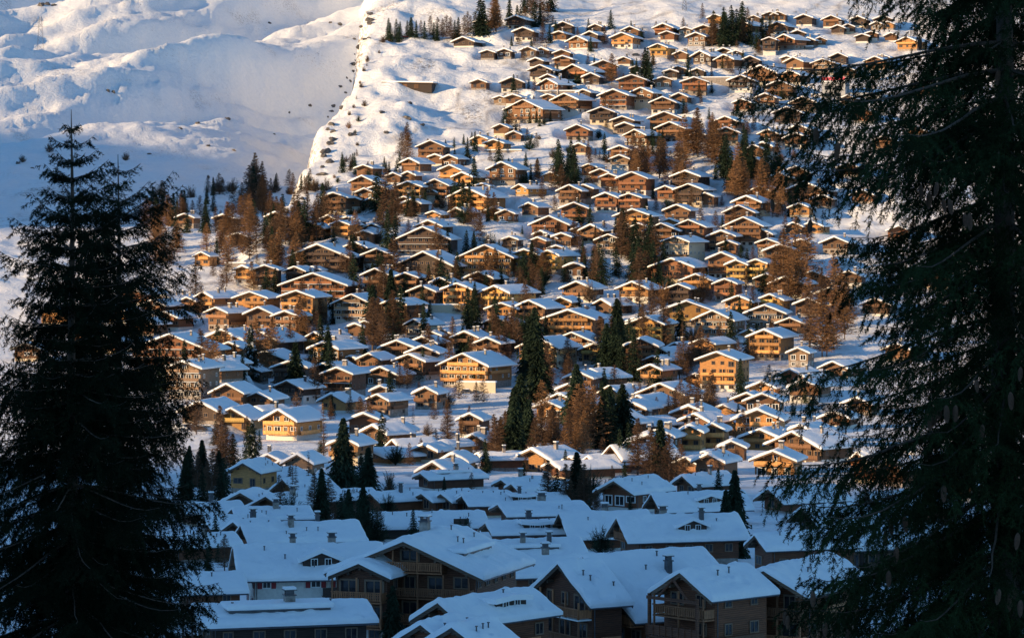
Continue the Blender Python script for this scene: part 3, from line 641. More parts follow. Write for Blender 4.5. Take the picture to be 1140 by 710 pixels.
    if o.get('band'):
        mb = MB(); xo = R*.62; zt = zs-xo*tp
        mb.box(xo-3.0, xo, L*.12, L*.78, zt-.3, zt+.75); d = B(mb, 'dormer', M['metal'])
        mb = MB(); mb.box(xo-3.3, xo+.35, L*.10, L*.80, zt+.752, zt+1.3); so = mb.build('snow_cover', M['snow'], d)
        bv = so.modifiers.new('soft', 'BEVEL'); bv.width = .2; bv.segments = 3
    if o.get('veranda'):
        mb = MB()
        for x in (-A+.2, A-.2):
            mb.box(x-.13, x+.13, -2.3, -2.04, -3, zr-abs(x)*tp-.1)
        mb.box(-A, A, -2.3, -.01, 3.3, 3.5); mb.box(-A, A, -2.35, -2.25, 3.6, 4.5); mb.box(-A, A, -2.4, -2.2, zr-A*tp-.5, zr-A*tp-.2)
        for k in range(9):
            x = -A+2*A*k/8; mb.box(x-.05, x+.05, -2.42, -2.35, 3.5, 4.6)
        mb.bar((-A+.2,-2.2,2.2), (0,-2.2,3.3), .1); mb.bar((A-.2,-2.2,2.2), (0,-2.2,3.3), .1)
        mb.bar((-A*.6,-2.2,zr-A*tp-.3), (0,-2.2,zr-.3), .12); mb.bar((A*.6,-2.2,zr-A*tp-.3), (0,-2.2,zr-.3), .12)
        B(mb, 'veranda', M['wood_'+tone])
    nch = o.get('chim', r.choice((0, 1, 1, 2)) if px_m < 4.5 else r.choice((0, 0, 1)))
    info['chim'] = nch; info['balc'] = nb
    if px_m > 5 and main:      # vent pipes and a row of snow guards above the eave
        for k in range(r.choice((2, 3, 4))):
            x = r.uniform(.12, .8)*R; y = r.uniform(.1, .9)*L; zv = zs-x*tp+t
            mb = MB(); mb.bar((x, y, zv-.8), (x, y, zv+.42), .075); mb.bar((x, y, zv+.42), (x, y, zv+.5), .14); B(mb, 'vent_pipe', M['metal'])
        mb = MB()
        for sg in (-1, 1):
            xx_ = sg*(R+.10); zz = zs-R*tp-.22
            mb.bar((xx_, -of, zz), (xx_, L+of*.7, zz), .085)
        mb.bar((A+.12, .25, zz+.1), (A+.12, .25, -2), .05); B(mb, 'gutter', M['metal'])
    for k in range(nch):
        sx = r.choice((-.5, .4, .55)) if nch > 1 or vis else r.uniform(-.5, .5); x = sx*R*.6 + .05*R; y = L*(.2+.65*(k+.5)/max(nch, 1))
        zb_ = zs-abs(x)*tp; cw = r.uniform(.26, .42); big = o.get('stonechim') or r.random() < .1
        if big: cw *= 1.7
        mb = MB(); mb.box(x-cw, x+cw, y-cw, y+cw, zb_-.8, zb_+t+1.0, 0); mb.box(x-cw-.1, x+cw+.1, y-cw-.1, y+cw+.1, zb_+t+1.0, zb_+t+1.12, 1)
        mb.box(x-cw*.7, x+cw*.7, y-cw*.7, y+cw*.7, zb_+t+1.12, zb_+t+1.32, 1)
        for q in (-1, 1): mb.box(x+q*cw*.75-.06, x+q*cw*.75+.06, y-cw*.8, y+cw*.8, zb_+t+1.12, zb_+t+1.5, 1)
        mb.box(x-cw-.14, x+cw+.14, y-cw-.14, y+cw+.14, zb_+t+1.5, zb_+t+1.58, 1)
        mb.box(x-cw-.08, x+cw+.08, y-cw-.08, y+cw+.08, zb_+t+1.582, zb_+t+1.78, 2)
        B(mb, 'chimney', [M['stone'] if big or r.random() < .5 else M['metal'], M['metal'], M['snow']])
    return info

ITEMS = []     # things that get a computed label: (object, px, row, look, category, landmark name or None)
MASS = []
def merge_mass(roots, name):
    V = []; Fc = []; MI = []; mats = []; n0 = 0
    def walk(o, mw):
        nonlocal n0
        m_ = mw @ o.matrix_basis
        if o.data is not None:
            me = o.data; co_ = np.empty(len(me.vertices)*3, np.float32); me.vertices.foreach_get('co', co_); co_ = co_.reshape(-1, 3)
            A_ = np.array(m_); V.append(co_ @ A_[:3,:3].T + A_[:3,3]); mp = []
            for q in me.materials:
                if q not in mats: mats.append(q)
                mp.append(mats.index(q))
            for p in me.polygons: Fc.append([n0+i for i in p.vertices]); MI.append(mp[p.material_index])
            n0 += len(co_)
        for c in kids.get(o.name, []): walk(c, m_)
        bpy.data.objects.remove(o)
    kids = {}
    for o in bpy.data.objects:
        if o.parent: kids.setdefault(o.parent.name, []).append(o)
    from mathutils import Matrix
    for r_ in roots: walk(r_, Matrix.Identity(4))
    me = bpy.data.meshes.new(name); me.from_pydata(np.vstack(V).tolist(), [], Fc)
    for q in mats: me.materials.append(q)
    me.polygons.foreach_set('material_index', MI); me.update()
    return link(bpy.data.objects.new(name, me))
TONEW = {'g': 'honey-brown', 'b': 'brown', 'd': 'dark', 'r': 'red-brown', 'w': 'grey-brown', 'y': 'golden', 'n': 'brown'}
for i, h in enumerate(HOUSES):
    o = h['o']; apt = o.get('apt'); nm = o.get('name', 'apartment_building' if apt and h['W'] > 15 else 'chalet')
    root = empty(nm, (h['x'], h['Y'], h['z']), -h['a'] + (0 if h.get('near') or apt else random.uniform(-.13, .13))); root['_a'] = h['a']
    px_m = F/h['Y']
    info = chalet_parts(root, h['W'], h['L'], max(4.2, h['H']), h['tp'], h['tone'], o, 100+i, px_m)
    if o.get('wing'):
        chalet_parts(root, 6.8, 4.5, 9.3, .42, 'n', dict(apt=1, chim=0, ov=.6), 900, px_m, off=(-h['W']/2+5.0, -4.2, 0), main=False)
    del root['_a']
    if h['mass']: MASS.append(root); continue
    size = 'small' if h['W'] < 10.5 else ('wide' if h['W'] > 17 else '')
    feat = []
    if o.get('plaster') == 2 or o.get('cream'): tw = 'white plastered' if o.get('plaster') == 2 else 'cream'
    else: tw = TONEW[h['tone']] + ' timber'
    word = {'apartment_building': 'apartment block', 'house': 'house', 'chalet': 'chalet'}[nm]
    look = ' '.join(x for x in (size, tw, word) if x)
    ITEMS.append((root, h['cx'], h['ya']+.3*h['H']*px_m, look, word.split()[-1] if nm != 'apartment_building' else 'apartment building', o.get('lm')))

if MASS: tag(merge_mass(MASS, 'distant_chalets'), 'the smallest timber chalets crowded between the larger ones on the slope', 'chalets', kind='stuff')
# ------------------------------------------------------------------ middle-distance trees
def tri_soup(P, D, Wv):
    """triangles: base centre P, tip P+D, half-width vector Wv"""
    V = np.stack([P-Wv, P+Wv, P+D], 1).reshape(-1, 3); n = len(P)
    return V, np.arange(3*n).reshape(n, 3)
def rand_perp(D, r):
    q = r.normal(size=D.shape); c = np.cross(D, q); return c/np.maximum(np.linalg.norm(c, axis=1, keepdims=True), 1e-6)

def spruce_mesh(seed, mat, dens=1.0, slim=.17, ragged=.25):
    r = np.random.default_rng(seed); P = []; D = []; Wd_ = []
    nz = int(34*dens)
    for k in range(nz):
        f = (k+r.random()*.6)/nz; z = .04+.95*f; rad = slim*(1-f)**.85*(1+ragged*r.normal()*.6)+.010
        nb = max(4, int(9*dens*(1-f*.5)))
        a0 = r.random()*6.28
        for b_ in range(nb):
            a = a0+b_*6.283/nb+r.normal()*.2; rr = rad*(1+ragged*r.normal()); rr = max(rr, .012)
            ns = int(7*dens)+2
            t = (np.arange(ns)+r.random(ns))/ns
            droop = -.35*rr*t**1.5 + .04*rr
            px = np.cos(a)*rr*t; py = np.sin(a)*rr*t; pz = z+droop
            q = np.stack([px, py, pz], 1) + r.normal(size=(ns,3))*.004
            l = (.030+.03*r.random(ns))*(1-.45*f)
            d = np.stack([np.cos(a+r.normal(size=ns)*.7)*l, np.sin(a+r.normal(size=ns)*.7)*l, -l*(.25+.8*r.random(ns))], 1)
            P.append(q); D.append(d); Wd_.append(l*.34)
    P = np.vstack(P); D = np.vstack(D); w = np.concatenate(Wd_)
    # leader
    V, Fc = tri_soup(P, D, rand_perp(D, r)*w[:,None])
    tip = np.array([[-.004,0,.93],[.004,0,.93],[0,0,1.0],[0,-.004,.93],[0,.004,.93],[0,0,1.0]]); n = len(V)
    V = np.vstack([V, tip]); Fc = np.vstack([Fc, [[n,n+1,n+2],[n+3,n+4,n+5]]])
    return np_mesh('crown', V, Fc, mat)
def larch_mesh(seed, mat, slim=.16, dens=1.35, wid=.0046):
    r = np.random.default_rng(seed); P = []; D = []; Ws = []
    nz = int(38*dens)
    for k in range(nz):
        f = (k+r.random())/nz; z = .10+.88*f; rad = slim*(1-f)**.75*(.75+.5*r.random())+.012
        for b_ in range(max(4, int(8*(1-.4*f)))):
            a = r.random()*6.28; rise = r.uniform(-.1, .45); L = rad
            d = np.array([cos(a), sin(a), rise])*L; p = np.array([0, 0, z])
            P.append(p[None]); D.append(d[None]); Ws.append([.0035])
            ns = int(11*dens)
            t = r.random(ns)**.8; q = p+np.outer(t, d)
            l = (.02+.035*r.random(ns))*(1-.4*f)
            dd = np.stack([np.cos(a+r.normal(size=ns))*l, np.sin(a+r.normal(size=ns))*l, l*r.uniform(-.7, .7, ns)], 1)
            P.append(q); D.append(dd); Ws.append(np.full(ns, wid)*r.uniform(.7, 1.5, ns))
    P = np.vstack(P); D = np.vstack(D); w = np.concatenate([np.asarray(x, float) for x in Ws])
    V, Fc = tri_soup(P, D, rand_perp(D, r)*w[:,None])
    return np_mesh('crown', V, Fc, mat)
def round_mesh(seed, mat):
    r = np.random.default_rng(seed); P = []; D = []; Ws = []
    for k in range(70):
        a = r.random()*6.28; e = r.uniform(.15, 1.45); L = r.uniform(.55, .95)*(.75+.25*sin(e))
        d = np.array([cos(a)*cos(e)*.62, sin(a)*cos(e)*.62, sin(e)])*L; p = np.array([0, 0, .04])
        P.append(p[None]); D.append(d[None]); Ws.append([.008])
        ns = 34; t = r.uniform(.35, 1, ns); q = p+np.outer(t, d); l = .05+.09*r.random(ns)
        dd = r.normal(size=(ns,3)); dd /= np.linalg.norm(dd, axis=1, keepdims=True); dd = (dd + np.array([cos(a)*.5, sin(a)*.5, .5]))*l[:,None]
        P.append(q); D.append(dd); Ws.append(np.full(ns, .0055))
    P = np.vstack(P); D = np.vstack(D); w = np.concatenate([np.asarray(x, float) for x in Ws])
    V, Fc = tri_soup(P, D, rand_perp(D, r)*w[:,None])
    return np_mesh('crown', V, Fc, mat)
def trunk_mesh(r0=.012):
    mb = MB(); mb.bar((0,0,-.12), (0,0,.5), r0, 0, r0*.6); mb.bar((0,0,.5), (0,0,.97), r0*.6, 0, .001); return mb.mesh('trunk', [M['bark']])
TRK = trunk_mesh(); TRKT = trunk_mesh(.02)
CR = {'s': [spruce_mesh(10+i, M['spruce'], 1.0, s, rg) for i, (s, rg) in enumerate([(.21,.25),(.25,.3),(.17,.2),(.23,.35)])],
      'S': [spruce_mesh(30+i, M['spruce'], 1.6, s, rg) for i, (s, rg) in enumerate([(.22,.25),(.26,.3),(.19,.2)])],
      'x': [spruce_mesh(40+i, M['spruce_snowy'], 1.4, s, .3) for i, s in enumerate([.19, .16])],
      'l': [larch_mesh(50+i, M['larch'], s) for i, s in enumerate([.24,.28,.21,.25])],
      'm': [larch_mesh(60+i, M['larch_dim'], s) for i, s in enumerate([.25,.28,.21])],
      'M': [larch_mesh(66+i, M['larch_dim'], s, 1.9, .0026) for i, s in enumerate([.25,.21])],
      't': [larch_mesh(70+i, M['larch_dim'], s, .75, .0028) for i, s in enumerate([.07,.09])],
      'r': [round_mesh(80+i, M['shrub']) for i in range(3)],
      'p': [round_mesh(90+i, M['larch']) for i in range(2)],
      'h': [round_mesh(95+i, M['spruce']) for i in range(2)]}
TW = {'s': ('spruce_tree', 'dark green spruce', 'tree'), 'S': ('spruce_tree', 'tall dark green spruce', 'tree'), 'x': ('spruce_tree', 'snow-dusted spruce', 'tree'),
      'l': ('larch_tree', 'rust-orange bare larch', 'tree'), 'm': ('larch_tree', 'brown bare larch', 'tree'), 'M': ('larch_tree', 'tall brown bare larch', 'tree'), 't': ('larch_tree', 'thin pole-like bare larch', 'tree'),
      'r': ('bare_shrub', 'round bare grey-brown shrub', 'shrub'), 'p': ('bare_shrub', 'round bare rust shrub', 'shrub'), 'h': ('evergreen_shrub', 'round dark evergreen shrub', 'shrub')}
TG = {'spruce_tree': 'spruces between the chalets', 'larch_tree': 'bare larches between the chalets', 'bare_shrub': 'bare shrubs on the slope', 'evergreen_shrub': 'dark shrubs on the slope'}
HX = np.array([h['x'] + sin(h['a'])*h['L']/2 for h in HOUSES]); HY = np.array([h['Y'] + cos(h['a'])*h['L']/2 for h in HOUSES]); HR = np.array([.5*max(h['W'], h['L']) for h in HOUSES])
TP = []
def tree(px, row, hpx, kind, force=False):
    row += 3; hpx *= 1.27 if 170 < row < 500 else 1.1
    Y = solveY(px, row); x = (px-CX)/F*Y; H = hpx/F*Y
    if not force:
        d = np.hypot(HX-x, HY-Y); 
        if np.any(d < HR*.8): 
            # step back or forward until the tree stands clear of the chalet
            for dy in (-3, -6, -9, 4, -12, 8):
                d = np.hypot(HX-x, HY-Y-dy)
                if not np.any(d < HR*.8): Y += dy; break
            else: return None
        if any(abs(x-a) < 1.6 and abs(Y-b) < 3 for a, b in TP): return None
    if kind in 's' and F/Y*H > 58: kind = 'S'
    if kind == 'm' and F/Y*H > 52: kind = 'M'
    TP.append((x, Y)); me = random.choice(CR[kind]); nm, look, cat = TW[kind]
    o = empty(nm, (x, Y, ground(x, Y)-.1), random.random()*6.28)
    w = random.uniform(.85, 1.15); 
    c = link(bpy.data.objects.new('crown', me), o); c.scale = (H*w, H*w, H)
    t = link(bpy.data.objects.new('trunk', TRKT if kind in 'Mm' else TRK), o); t.scale = (H, H, H)
    tag(o, group=TG[nm]); ITEMS.append((o, px, row-hpx*.5, look, cat, None)); return o
def cluster(x0, x1, y0, y1, n, h0, h1, kinds):
    k = 0; tries = 0
    while k < n and tries < n*6:
        tries += 1
        px = random.uniform(x0, x1); row = random.uniform(y0, y1)
        if tree(px, row, random.uniform(h0, h1), random.choice(kinds)): k += 1
cluster(430,460,34,37,8,17,24,'s'); cluster(462,495,34,38,8,16,24,'sl'); cluster(495,530,35,38,8,17,26,'slm')
cluster(533,562,30,44,6,32,42,'ssl'); cluster(565,618,8,28,11,22,32,'ssl'); cluster(575,612,22,30,3,20,28,'lm')
for a in [(655,32,14,'s'),(680,32,20,'s'),(714,42,12,'s'),(643,42,14,'l'),(628,26,9,'s'),(604,50,24,'l'),(612,48,20,'s'),(673,46,22,'l'),(782,20,17,'l'),(715,36,12,'s'),(794,48,26,'m'),(872,48,20,'s'),(864,30,18,'s')]: tree(*a)
cluster(786,800,42,50,4,24,34,'sm'); cluster(805,828,40,52,9,28,42,'s'); cluster(826,858,42,54,8,22,30,'ssm'); cluster(655,668,70,84,3,16,24,'sl')
for a in [(718,88,32,'s'),(724,92,30,'s'),(721,76,26,'s'),(681,92,32,'l'),(641,90,14,'s'),(660,80,14,'m'),(963,82,18,'s'),(976,86,20,'s'),(973,100,14,'m'),(893,92,12,'s')]: tree(*a)
cluster(726,742,160,168,6,16,22,'s'); cluster(690,722,160,170,7,8,14,'sm'); cluster(655,690,166,176,6,8,16,'sm')
cluster(705,770,178,210,14,24,40,'lmml'); cluster(752,800,170,215,9,30,46,'llm'); cluster(800,855,188,212,13,28,40,'s'); cluster(810,832,205,228,5,34,44,'l'); cluster(845,878,220,240,6,30,42,'l'); cluster(790,800,150,175,3,26,34,'l')
cluster(504,534,208,232,9,24,36,'s'); cluster(596,606,110,142,3,12,18,'s'); cluster(583,592,180,200,3,12,18,'s'); cluster(620,640,184,206,7,24,36,'s'); cluster(652,662,190,204,3,14,20,'m')
cluster(446,454,155,180,4,20,28,'lm'); cluster(376,396,178,192,6,12,18,'sm'); cluster(496,530,152,160,4,9,14,'s'); cluster(425,435,185,190,3,10,14,'s')
cluster(683,731,275,320,16,26,44,'ssm'); cluster(645,672,300,322,7,24,34,'sm'); cluster(730,745,290,322,4,18,28,'sm'); cluster(765,790,300,318,5,14,22,'sm')
cluster(274,300,212,250,10,26,40,'lmms'); cluster(160,180,232,258,6,20,30,'llm'); tree(193,248,30,'s'); tree(197,250,26,'s'); tree(190,246,24,'s')
cluster(170,200,262,288,8,22,36,'llm'); cluster(200,225,240,268,5,22,30,'slm'); cluster(225,262,258,300,10,24,36,'lm'); cluster(262,330,240,302,26,22,38,'llmms'); cluster(226,232,250,262,2,26,32,'s')
cluster(328,362,236,280,12,28,40,'mms'); cluster(385,400,280,316,4,26,34,'sm'); cluster(418,440,225,272,9,26,38,'ssm'); cluster(445,462,235,250,4,18,24,'sm')
cluster(320,350,200,224,6,14,24,'sm'); cluster(300,322,205,218,4,12,18,'ls')
cluster(534,570,296,322,8,22,30,'lm'); cluster(582,612,300,324,8,22,30,'lml'); cluster(518,545,262,280,6,18,26,'hsm'); cluster(405,425,300,330,6,20,30,'sm')
cluster(412,446,350,396,9,34,50,'mms'); cluster(518,538,345,376,5,28,40,'s'); tree(507,342,28,'s'); tree(472,380,40,'s'); tree(577,378,28,'h'); tree(590,380,30,'h'); tree(583,384,34,'h'); cluster(546,582,378,400,9,26,36,'mms')
cluster(330,346,370,388,3,34,44,'l'); cluster(356,368,400,426,4,40,54,'s'); cluster(276,306,400,438,5,36,54,'lx'); cluster(222,240,410,440,4,32,44,'ml'); tree(329,440,50,'s'); tree(350,445,40,'m'); cluster(160,185,420,440,5,26,34,'s')
cluster(667,722,386,432,16,36,52,'mssm'); tree(738,386,46,'m'); tree(756,378,38,'s'); cluster(585,600,410,445,4,46,60,'s'); cluster(600,620,420,440,3,30,40,'m')
cluster(855,905,296,345,12,36,56,'l'); cluster(900,955,330,400,10,40,60,'lm'); cluster(750,770,395,425,3,26,34,'m'); cluster(740,748,404,432,2,10,16,'h')
cluster(570,602,490,512,6,52,70,'s'); cluster(588,662,488,516,15,42,60,'mlm'); cluster(640,664,470,492,5,46,60,'s'); cluster(668,694,480,500,6,40,54,'s'); cluster(545,572,500,516,6,36,50,'m'); cluster(610,650,500,516,4,34,46,'l')
for a in [(245,516,64,'m'),(281,512,44,'x'),(276,508,38,'s'),(360,506,56,'t'),(382,540,72,'S'),(410,560,60,'S'),(402,548,44,'s'),(425,500,40,'s'),(498,498,52,'m'),(411,482,36,'m'),(434,388+70,40,'s'),(330,470,30,'m'),(460,480,26,'t'),
          (722,497,26,'s'),(760,390,30,'t'),(818,600,74,'S'),(808,612,66,'S'),(822,618,60,'S'),(783,722,62,'S'),(437,718,66,'S'),(375,585,30,'s'),(380,592,24,'m'),(361,510,30,'t'),(540,520,34,'s'),(530,540,24,'s'),(770,345,22,'t')]: tree(*a, force=True)
cluster(205,265,515,560,12,30,50,'smmS'); cluster(750,800,452,476,11,24,38,'mmr'); cluster(738,760,508,538,6,24,38,'mt'); cluster(320,345,520,566,4,30,44,'mt'); cluster(378,412,560,592,6,18,30,'smr'); cluster(300,332,540,560,4,20,30,'mt')
cluster(660,668,556,572,2,20,30,'m'); cluster(640,665,540,556,4,16,24,'m'); cluster(700,712,560,574,2,14,20,'s'); cluster(218,232,590,606,2,18,26,'s')
cluster(195,370,212,216,12,7,15,'r'); cluster(140,190,212,216,4,6,12,'rs')
for a in [(55,168,10,'r'),(25,178,8,'r'),(140,172,9,'r'),(248,196,6,'r')]: tree(*a)
for a in [(380,598,30,'s'),(388,600,34,'s'),(396,602,30,'h'),(404,600,36,'s'),(412,603,30,'h'),(420,600,24,'m'),(372,596,22,'m'),(350,576,30,'m'),(358,578,34,'s'),(366,574,26,'m'),(345,570,22,'s'),(312,578,26,'m'),(322,580,22,'h'),(610,562,30,'m'),(620,564,26,'s'),
          (630,566,30,'m'),(642,560,34,'s'),(650,562,28,'m'),(658,556,26,'h'),(700,520,30,'s'),(710,522,34,'m'),(690,520,26,'s'),(725,530,32,'m'),(735,528,36,'s'),(745,532,30,'m'),(516,598,18,'h'),(470,604,16,'h'),(460,600,22,'s'),(536,640,22,'h'),(668,612,20,'h'),(626,598,16,'m'),
          (520,722,20,'h'),(540,720,26,'m'),(560,718,22,'h'),(575,722,24,'s'),(792,720,44,'S'),(800,722,34,'m'),(742,722,30,'h'),(240,610,24,'s'),(250,628,22,'m'),(232,640,26,'s'),(215,655,24,'h'),(225,575,30,'s'),(236,560,34,'m'),(246,566,30,'s')]: tree(a[0], a[1]+4, a[2]*1.75, a[3], force=True)
cluster(480,880,180,300,40,16,30,'smml'); cluster(330,640,300,440,40,22,40,'ssmmm'); cluster(640,860,320,460,22,22,38,'smm'); cluster(200,330,330,480,18,22,38,'smm')
cluster(230,800,480,560,34,16,34,'smmh'); cluster(240,800,555,640,26,10,26,'smhh')
cluster(440,880,150,300,70,13,24,'ssmmlh'); cluster(330,860,300,430,70,16,28,'ssmmml'); cluster(240,840,430,540,40,16,30,'ssmm'); cluster(560,860,24,150,85,9,19,'ssssmml'); cluster(165,330,214,300,30,16,32,'smmls'); cluster(440,600,250,400,24,16,28,'smls'); cluster(230,420,250,330,30,16,30,'msl'); cluster(400,540,190,260,16,12,22,'sm')
for rw in np.linspace(40, 224, 26):
    tree(float(np.interp(rw, [15, 70, 130, 190, 228], [428, 410, 386, 378, 345]))+random.uniform(-4, 16), rw, random.uniform(4, 9), random.choice('rrhpm'), force=True)
# small shrubs and young trees scattered among the chalets
k = 0
while k < 210:
    px = random.uniform(330, 900); row = random.uniform(95, 500)
    if px < 430 and row < 200: continue
    if row < 170 and px < 560: continue
    if tree(px, row, random.uniform(6, 16) if row < 300 else random.uniform(9, 24), random.choice('rhpssmmlh')): k += 1

kinds_ = {}; TRI_ = {}
for it in ITEMS:
    if it[4] == 'tree': kinds_.setdefault(it[0].name.split('.')[0], []).append(it)
for kn, lst in kinds_.items():
    lst.sort(key=lambda it: -it[0].children[0].scale.z*F/it[0].location.y if it[0].children else 0)
    sur = lst[296:]
    if sur:
        VV_ = []
        for it in sur:
            root_ = it[0]; crown = [c for c in root_.children if c.name.startswith('crown')][0]; me = crown.data
            if me.name not in TRI_: 
                a_ = np.empty(len(me.vertices)*3, np.float32); me.vertices.foreach_get('co', a_); TRI_[me.name] = a_.reshape(-1, 3, 3)[::2]
            t_ = TRI_[me.name]; c0 = t_.mean(axis=1, keepdims=True); t_ = c0+(t_-c0)*1.25
            an = root_.rotation_euler.z; ca, sa = cos(an), sin(an); q = t_*np.array(crown.scale[:], np.float32)
            VV_.append(np.stack([q[...,0]*ca-q[...,1]*sa, q[...,0]*sa+q[...,1]*ca, q[...,2]], -1)+np.array(root_.location[:], np.float32))
        VV_ = np.concatenate(VV_).reshape(-1, 3)
        tag(link(bpy.data.objects.new('distant_'+kn+'s', np_mesh('distant_'+kn+'s', VV_, np.arange(len(VV_)).reshape(-1, 3), M['spruce'] if 'spruce' in kn else M['larch_dim']))),
            'the smallest dark spruces dotted among the chalets' if 'spruce' in kn else 'the smallest bare brown larches dotted among the chalets', 'trees', kind='stuff')
    for it in lst[296:]:
        for ch in list(it[0].children): bpy.data.objects.remove(ch)
        bpy.data.objects.remove(it[0]); ITEMS.remove(it)
# ------------------------------------------------------------------ small things of the slope
def blob(name, s, mat, seed):
    r = np.random.default_rng(seed); import bmesh
    bm = bmesh.new(); bmesh.ops.create_icosphere(bm, subdivisions=2, radius=1)
    for v in bm.verts:
        q = 1+.75*(r.random()-.5); v.co.x *= s[0]*q; v.co.y *= s[1]*q; v.co.z *= s[2]*q
    me = bpy.data.meshes.new(name); bm.to_mesh(me); bm.free(); me.materials.append(mat); return me
ROCKS = [blob('boulder', (1.6,1.3,1.0), M['rock'], i) for i in range(4)]
for (px, row, s) in [(220,138,1.6),(200,144,1.0),(253,135,1.8),(232,165,1.2),(260,168,1.0),(345,118,1.2),(322,126,.9),(305,152,.8),(166,172,1.0),(20,183,1.3),(36,188,.9),(232,198,1.0),(120,102,1.4),(126,108,1.2),(378,28,1.6),(368,26,1.4),(394,46,1.2),
                     (300,29,1.3),(46,8,2.4),(52,6,2.2),(60,8,1.6),(452,134,1.2),(456,118,1.0),(430,150,1.1),(392,152,1.2),(425,128,1.0),(470,140,.9),(290,199,.8),(140,198,.8)] + [(float(np.interp(rw, [15, 70, 130, 190, 228], [418, 398, 374, 366, 330]))+random.uniform(-9, 3), rw, random.uniform(.7, 1.7)) for rw in np.linspace(18, 228, 34)]:
    Y = solveY(px, row); x = (px-CX)/F*Y
    # find the real surface along this line of sight
    for yy_ in np.arange(Y-250, Y+500, 6):
        xx_ = (px-CX)/F*yy_
        if ground(xx_, yy_) > (R0-row)/F*yy_: Y = yy_; x = xx_; break
    o = bpy.data.objects.new('boulder', random.choice(ROCKS)); o.location = (x, Y, ground(x, Y)); o.scale = (s*random.uniform(.6, 1.2), s*random.uniform(.6, 1.2), s*random.uniform(.8, 1.3)); o.rotation_euler = (0, 0, random.random()*6)
    link(o); tag(o, group='dark rocks on the snow slope'); ITEMS.append((o, px, row, 'dark rock poking out of the snow', 'rock', None))

# long dark barn by the gully
Y = solveY(455, 101); x = (455-CX)/F*Y
t_ = empty('barn', (x, Y, ground(x, Y)-.5), radians(-12))
mb = MB(); mb.box(-13, 12, 0, 9, -2, 3.2); mb.build('wall', M['wood_d'], t_)
mb = MB(); mb.prism([(-14,3.3),(13,2.6),(13,2.95),(-14,3.65)], -1, 10); mb.build('roof', M['roofwood'], t_)
mb = MB(); mb.prism([(-14,3.66),(13,2.96),(13,3.7),(-14,4.1)], -1.1, 10.1); mb.build('snow_cover', M['snow'], t_)
for xx_ in (-8, -2, 4):
    mb = MB(); mb.box(xx_-1.2, xx_+1.2, -.12, -.01, .2, 2.4); mb.build('door', M['wood_b'], t_)
ITEMS.append((t_, 455, 99, 'long low dark barn', 'barn', 'long low dark barn beside the gully'))

# lattice masts
def mast(px, row, hpx):
    Y = solveY(px, row); x = (px-CX)/F*Y; H = hpx/F*Y; o = empty('lattice_mast', (x, Y, ground(x, Y)-.5))
    mb = MB(); b = H*.09
    for sx in (-1, 1):
        for sy in (-1, 1): mb.bar((sx*b, sy*b, 0), (sx*b*.25, sy*b*.25, H), .08)
    for k in range(8):
        z0 = H*k/8; z1 = H*(k+1)/8; b0 = b*(1-.75*k/8); b1 = b*(1-.75*(k+1)/8)
        for s in (-1, 1):
            mb.bar((-b0, s*b0, z0), (b1, s*b1, z1), .05); mb.bar((b0, s*b0, z0), (-b1, s*b1, z1), .05); mb.bar((s*b0, -b0, z0), (s*b1, b1, z1), .05)
    mb.build('frame', M['metal'], o)
    mb = MB()
    for zf_ in (.78, .92): mb.bar((-H*.16, 0, H*zf_), (H*.16, 0, H*zf_), .09)
    mb.build('cross_arm', M['metal'], o); return o
o = mast(45, 58, 50); tag(o, 'tall lattice pylon on the snowy ridge at the upper left', 'pylon')
o = mast(762, 17, 26); tag(o, 'thin lattice mast at the top edge above the village', 'pylon')

# grey lift building with a pink roof sign
Y = solveY(928, 112); x = (928-CX)/F*Y
o = empty('lift_station', (x, Y, ground(x, Y)), radians(-20)); tag(o, 'grey concrete lift building with a pink sign on its roof', 'building')
mb = MB(); mb.box(-6, 6, 0, 9, -3, 8.5); mb.box(6, 24, 2, 9, -3, 3.0); mb.build('wall', M['grey'], o)
for z in (1.0, 4.6):
    for xx_ in (-3, 2.2):
        mb = MB(); mb.box(xx_-1.6, xx_+1.6, -.06, .0, z, z+2); mb.build('window', M['glass'], o)
mb = MB(); mb.box(-6.4, 6.4, -.4, 9.4, 8.51, 9.1); mb.build('snow_cover', M['snow'], o)
mb = MB(); mb.box(-6, 6, -.45, -.2, 9.3, 10.9); mb.build('sign', M['pink'], o)

# parked cars: snow covered, in the car park left and on village lanes
def car_meshes():
    mb = MB(); mb.prism([(-2.1,.35),(2.1,.35),(2.15,.75),(1.3,.92),(.7,1.42),(-1.1,1.45),(-1.9,.95),(-2.15,.85)], -.85, .85); body = mb.mesh('body', [M['metal']])
    mb = MB(); mb.prism([(-1.0,1.0),(.95,1.0),(.62,1.36),(-.98,1.38)], -.87, .87); gl = mb.mesh('window', [M['glass']])
    mb = MB(); mb.prism([(-1.2,1.46),(.75,1.43),(.5,1.62),(-1.0,1.65)], -.78, .78); sn = mb.mesh('snow_cover', [M['snow']])
    mb = MB(); mb.bar((0,-.12,0), (0,.12,0), .33); wh = mb.mesh('wheel', [M['metal']])
    return body, gl, sn, wh
CB, CG, CS, CW = car_meshes()
paints = {'red': mat_plain('red_car_paint', (.45,.03,.03), rough=.3), 'white': M['white'], 'dark': M['metal'], 'blue': mat_plain('blue_car_paint', (.05,.09,.2), rough=.3)}
bodies = {}
for k, mm in paints.items():
    b2 = CB.copy(); b2.materials.clear(); b2.materials.append(mm); bodies[k] = b2
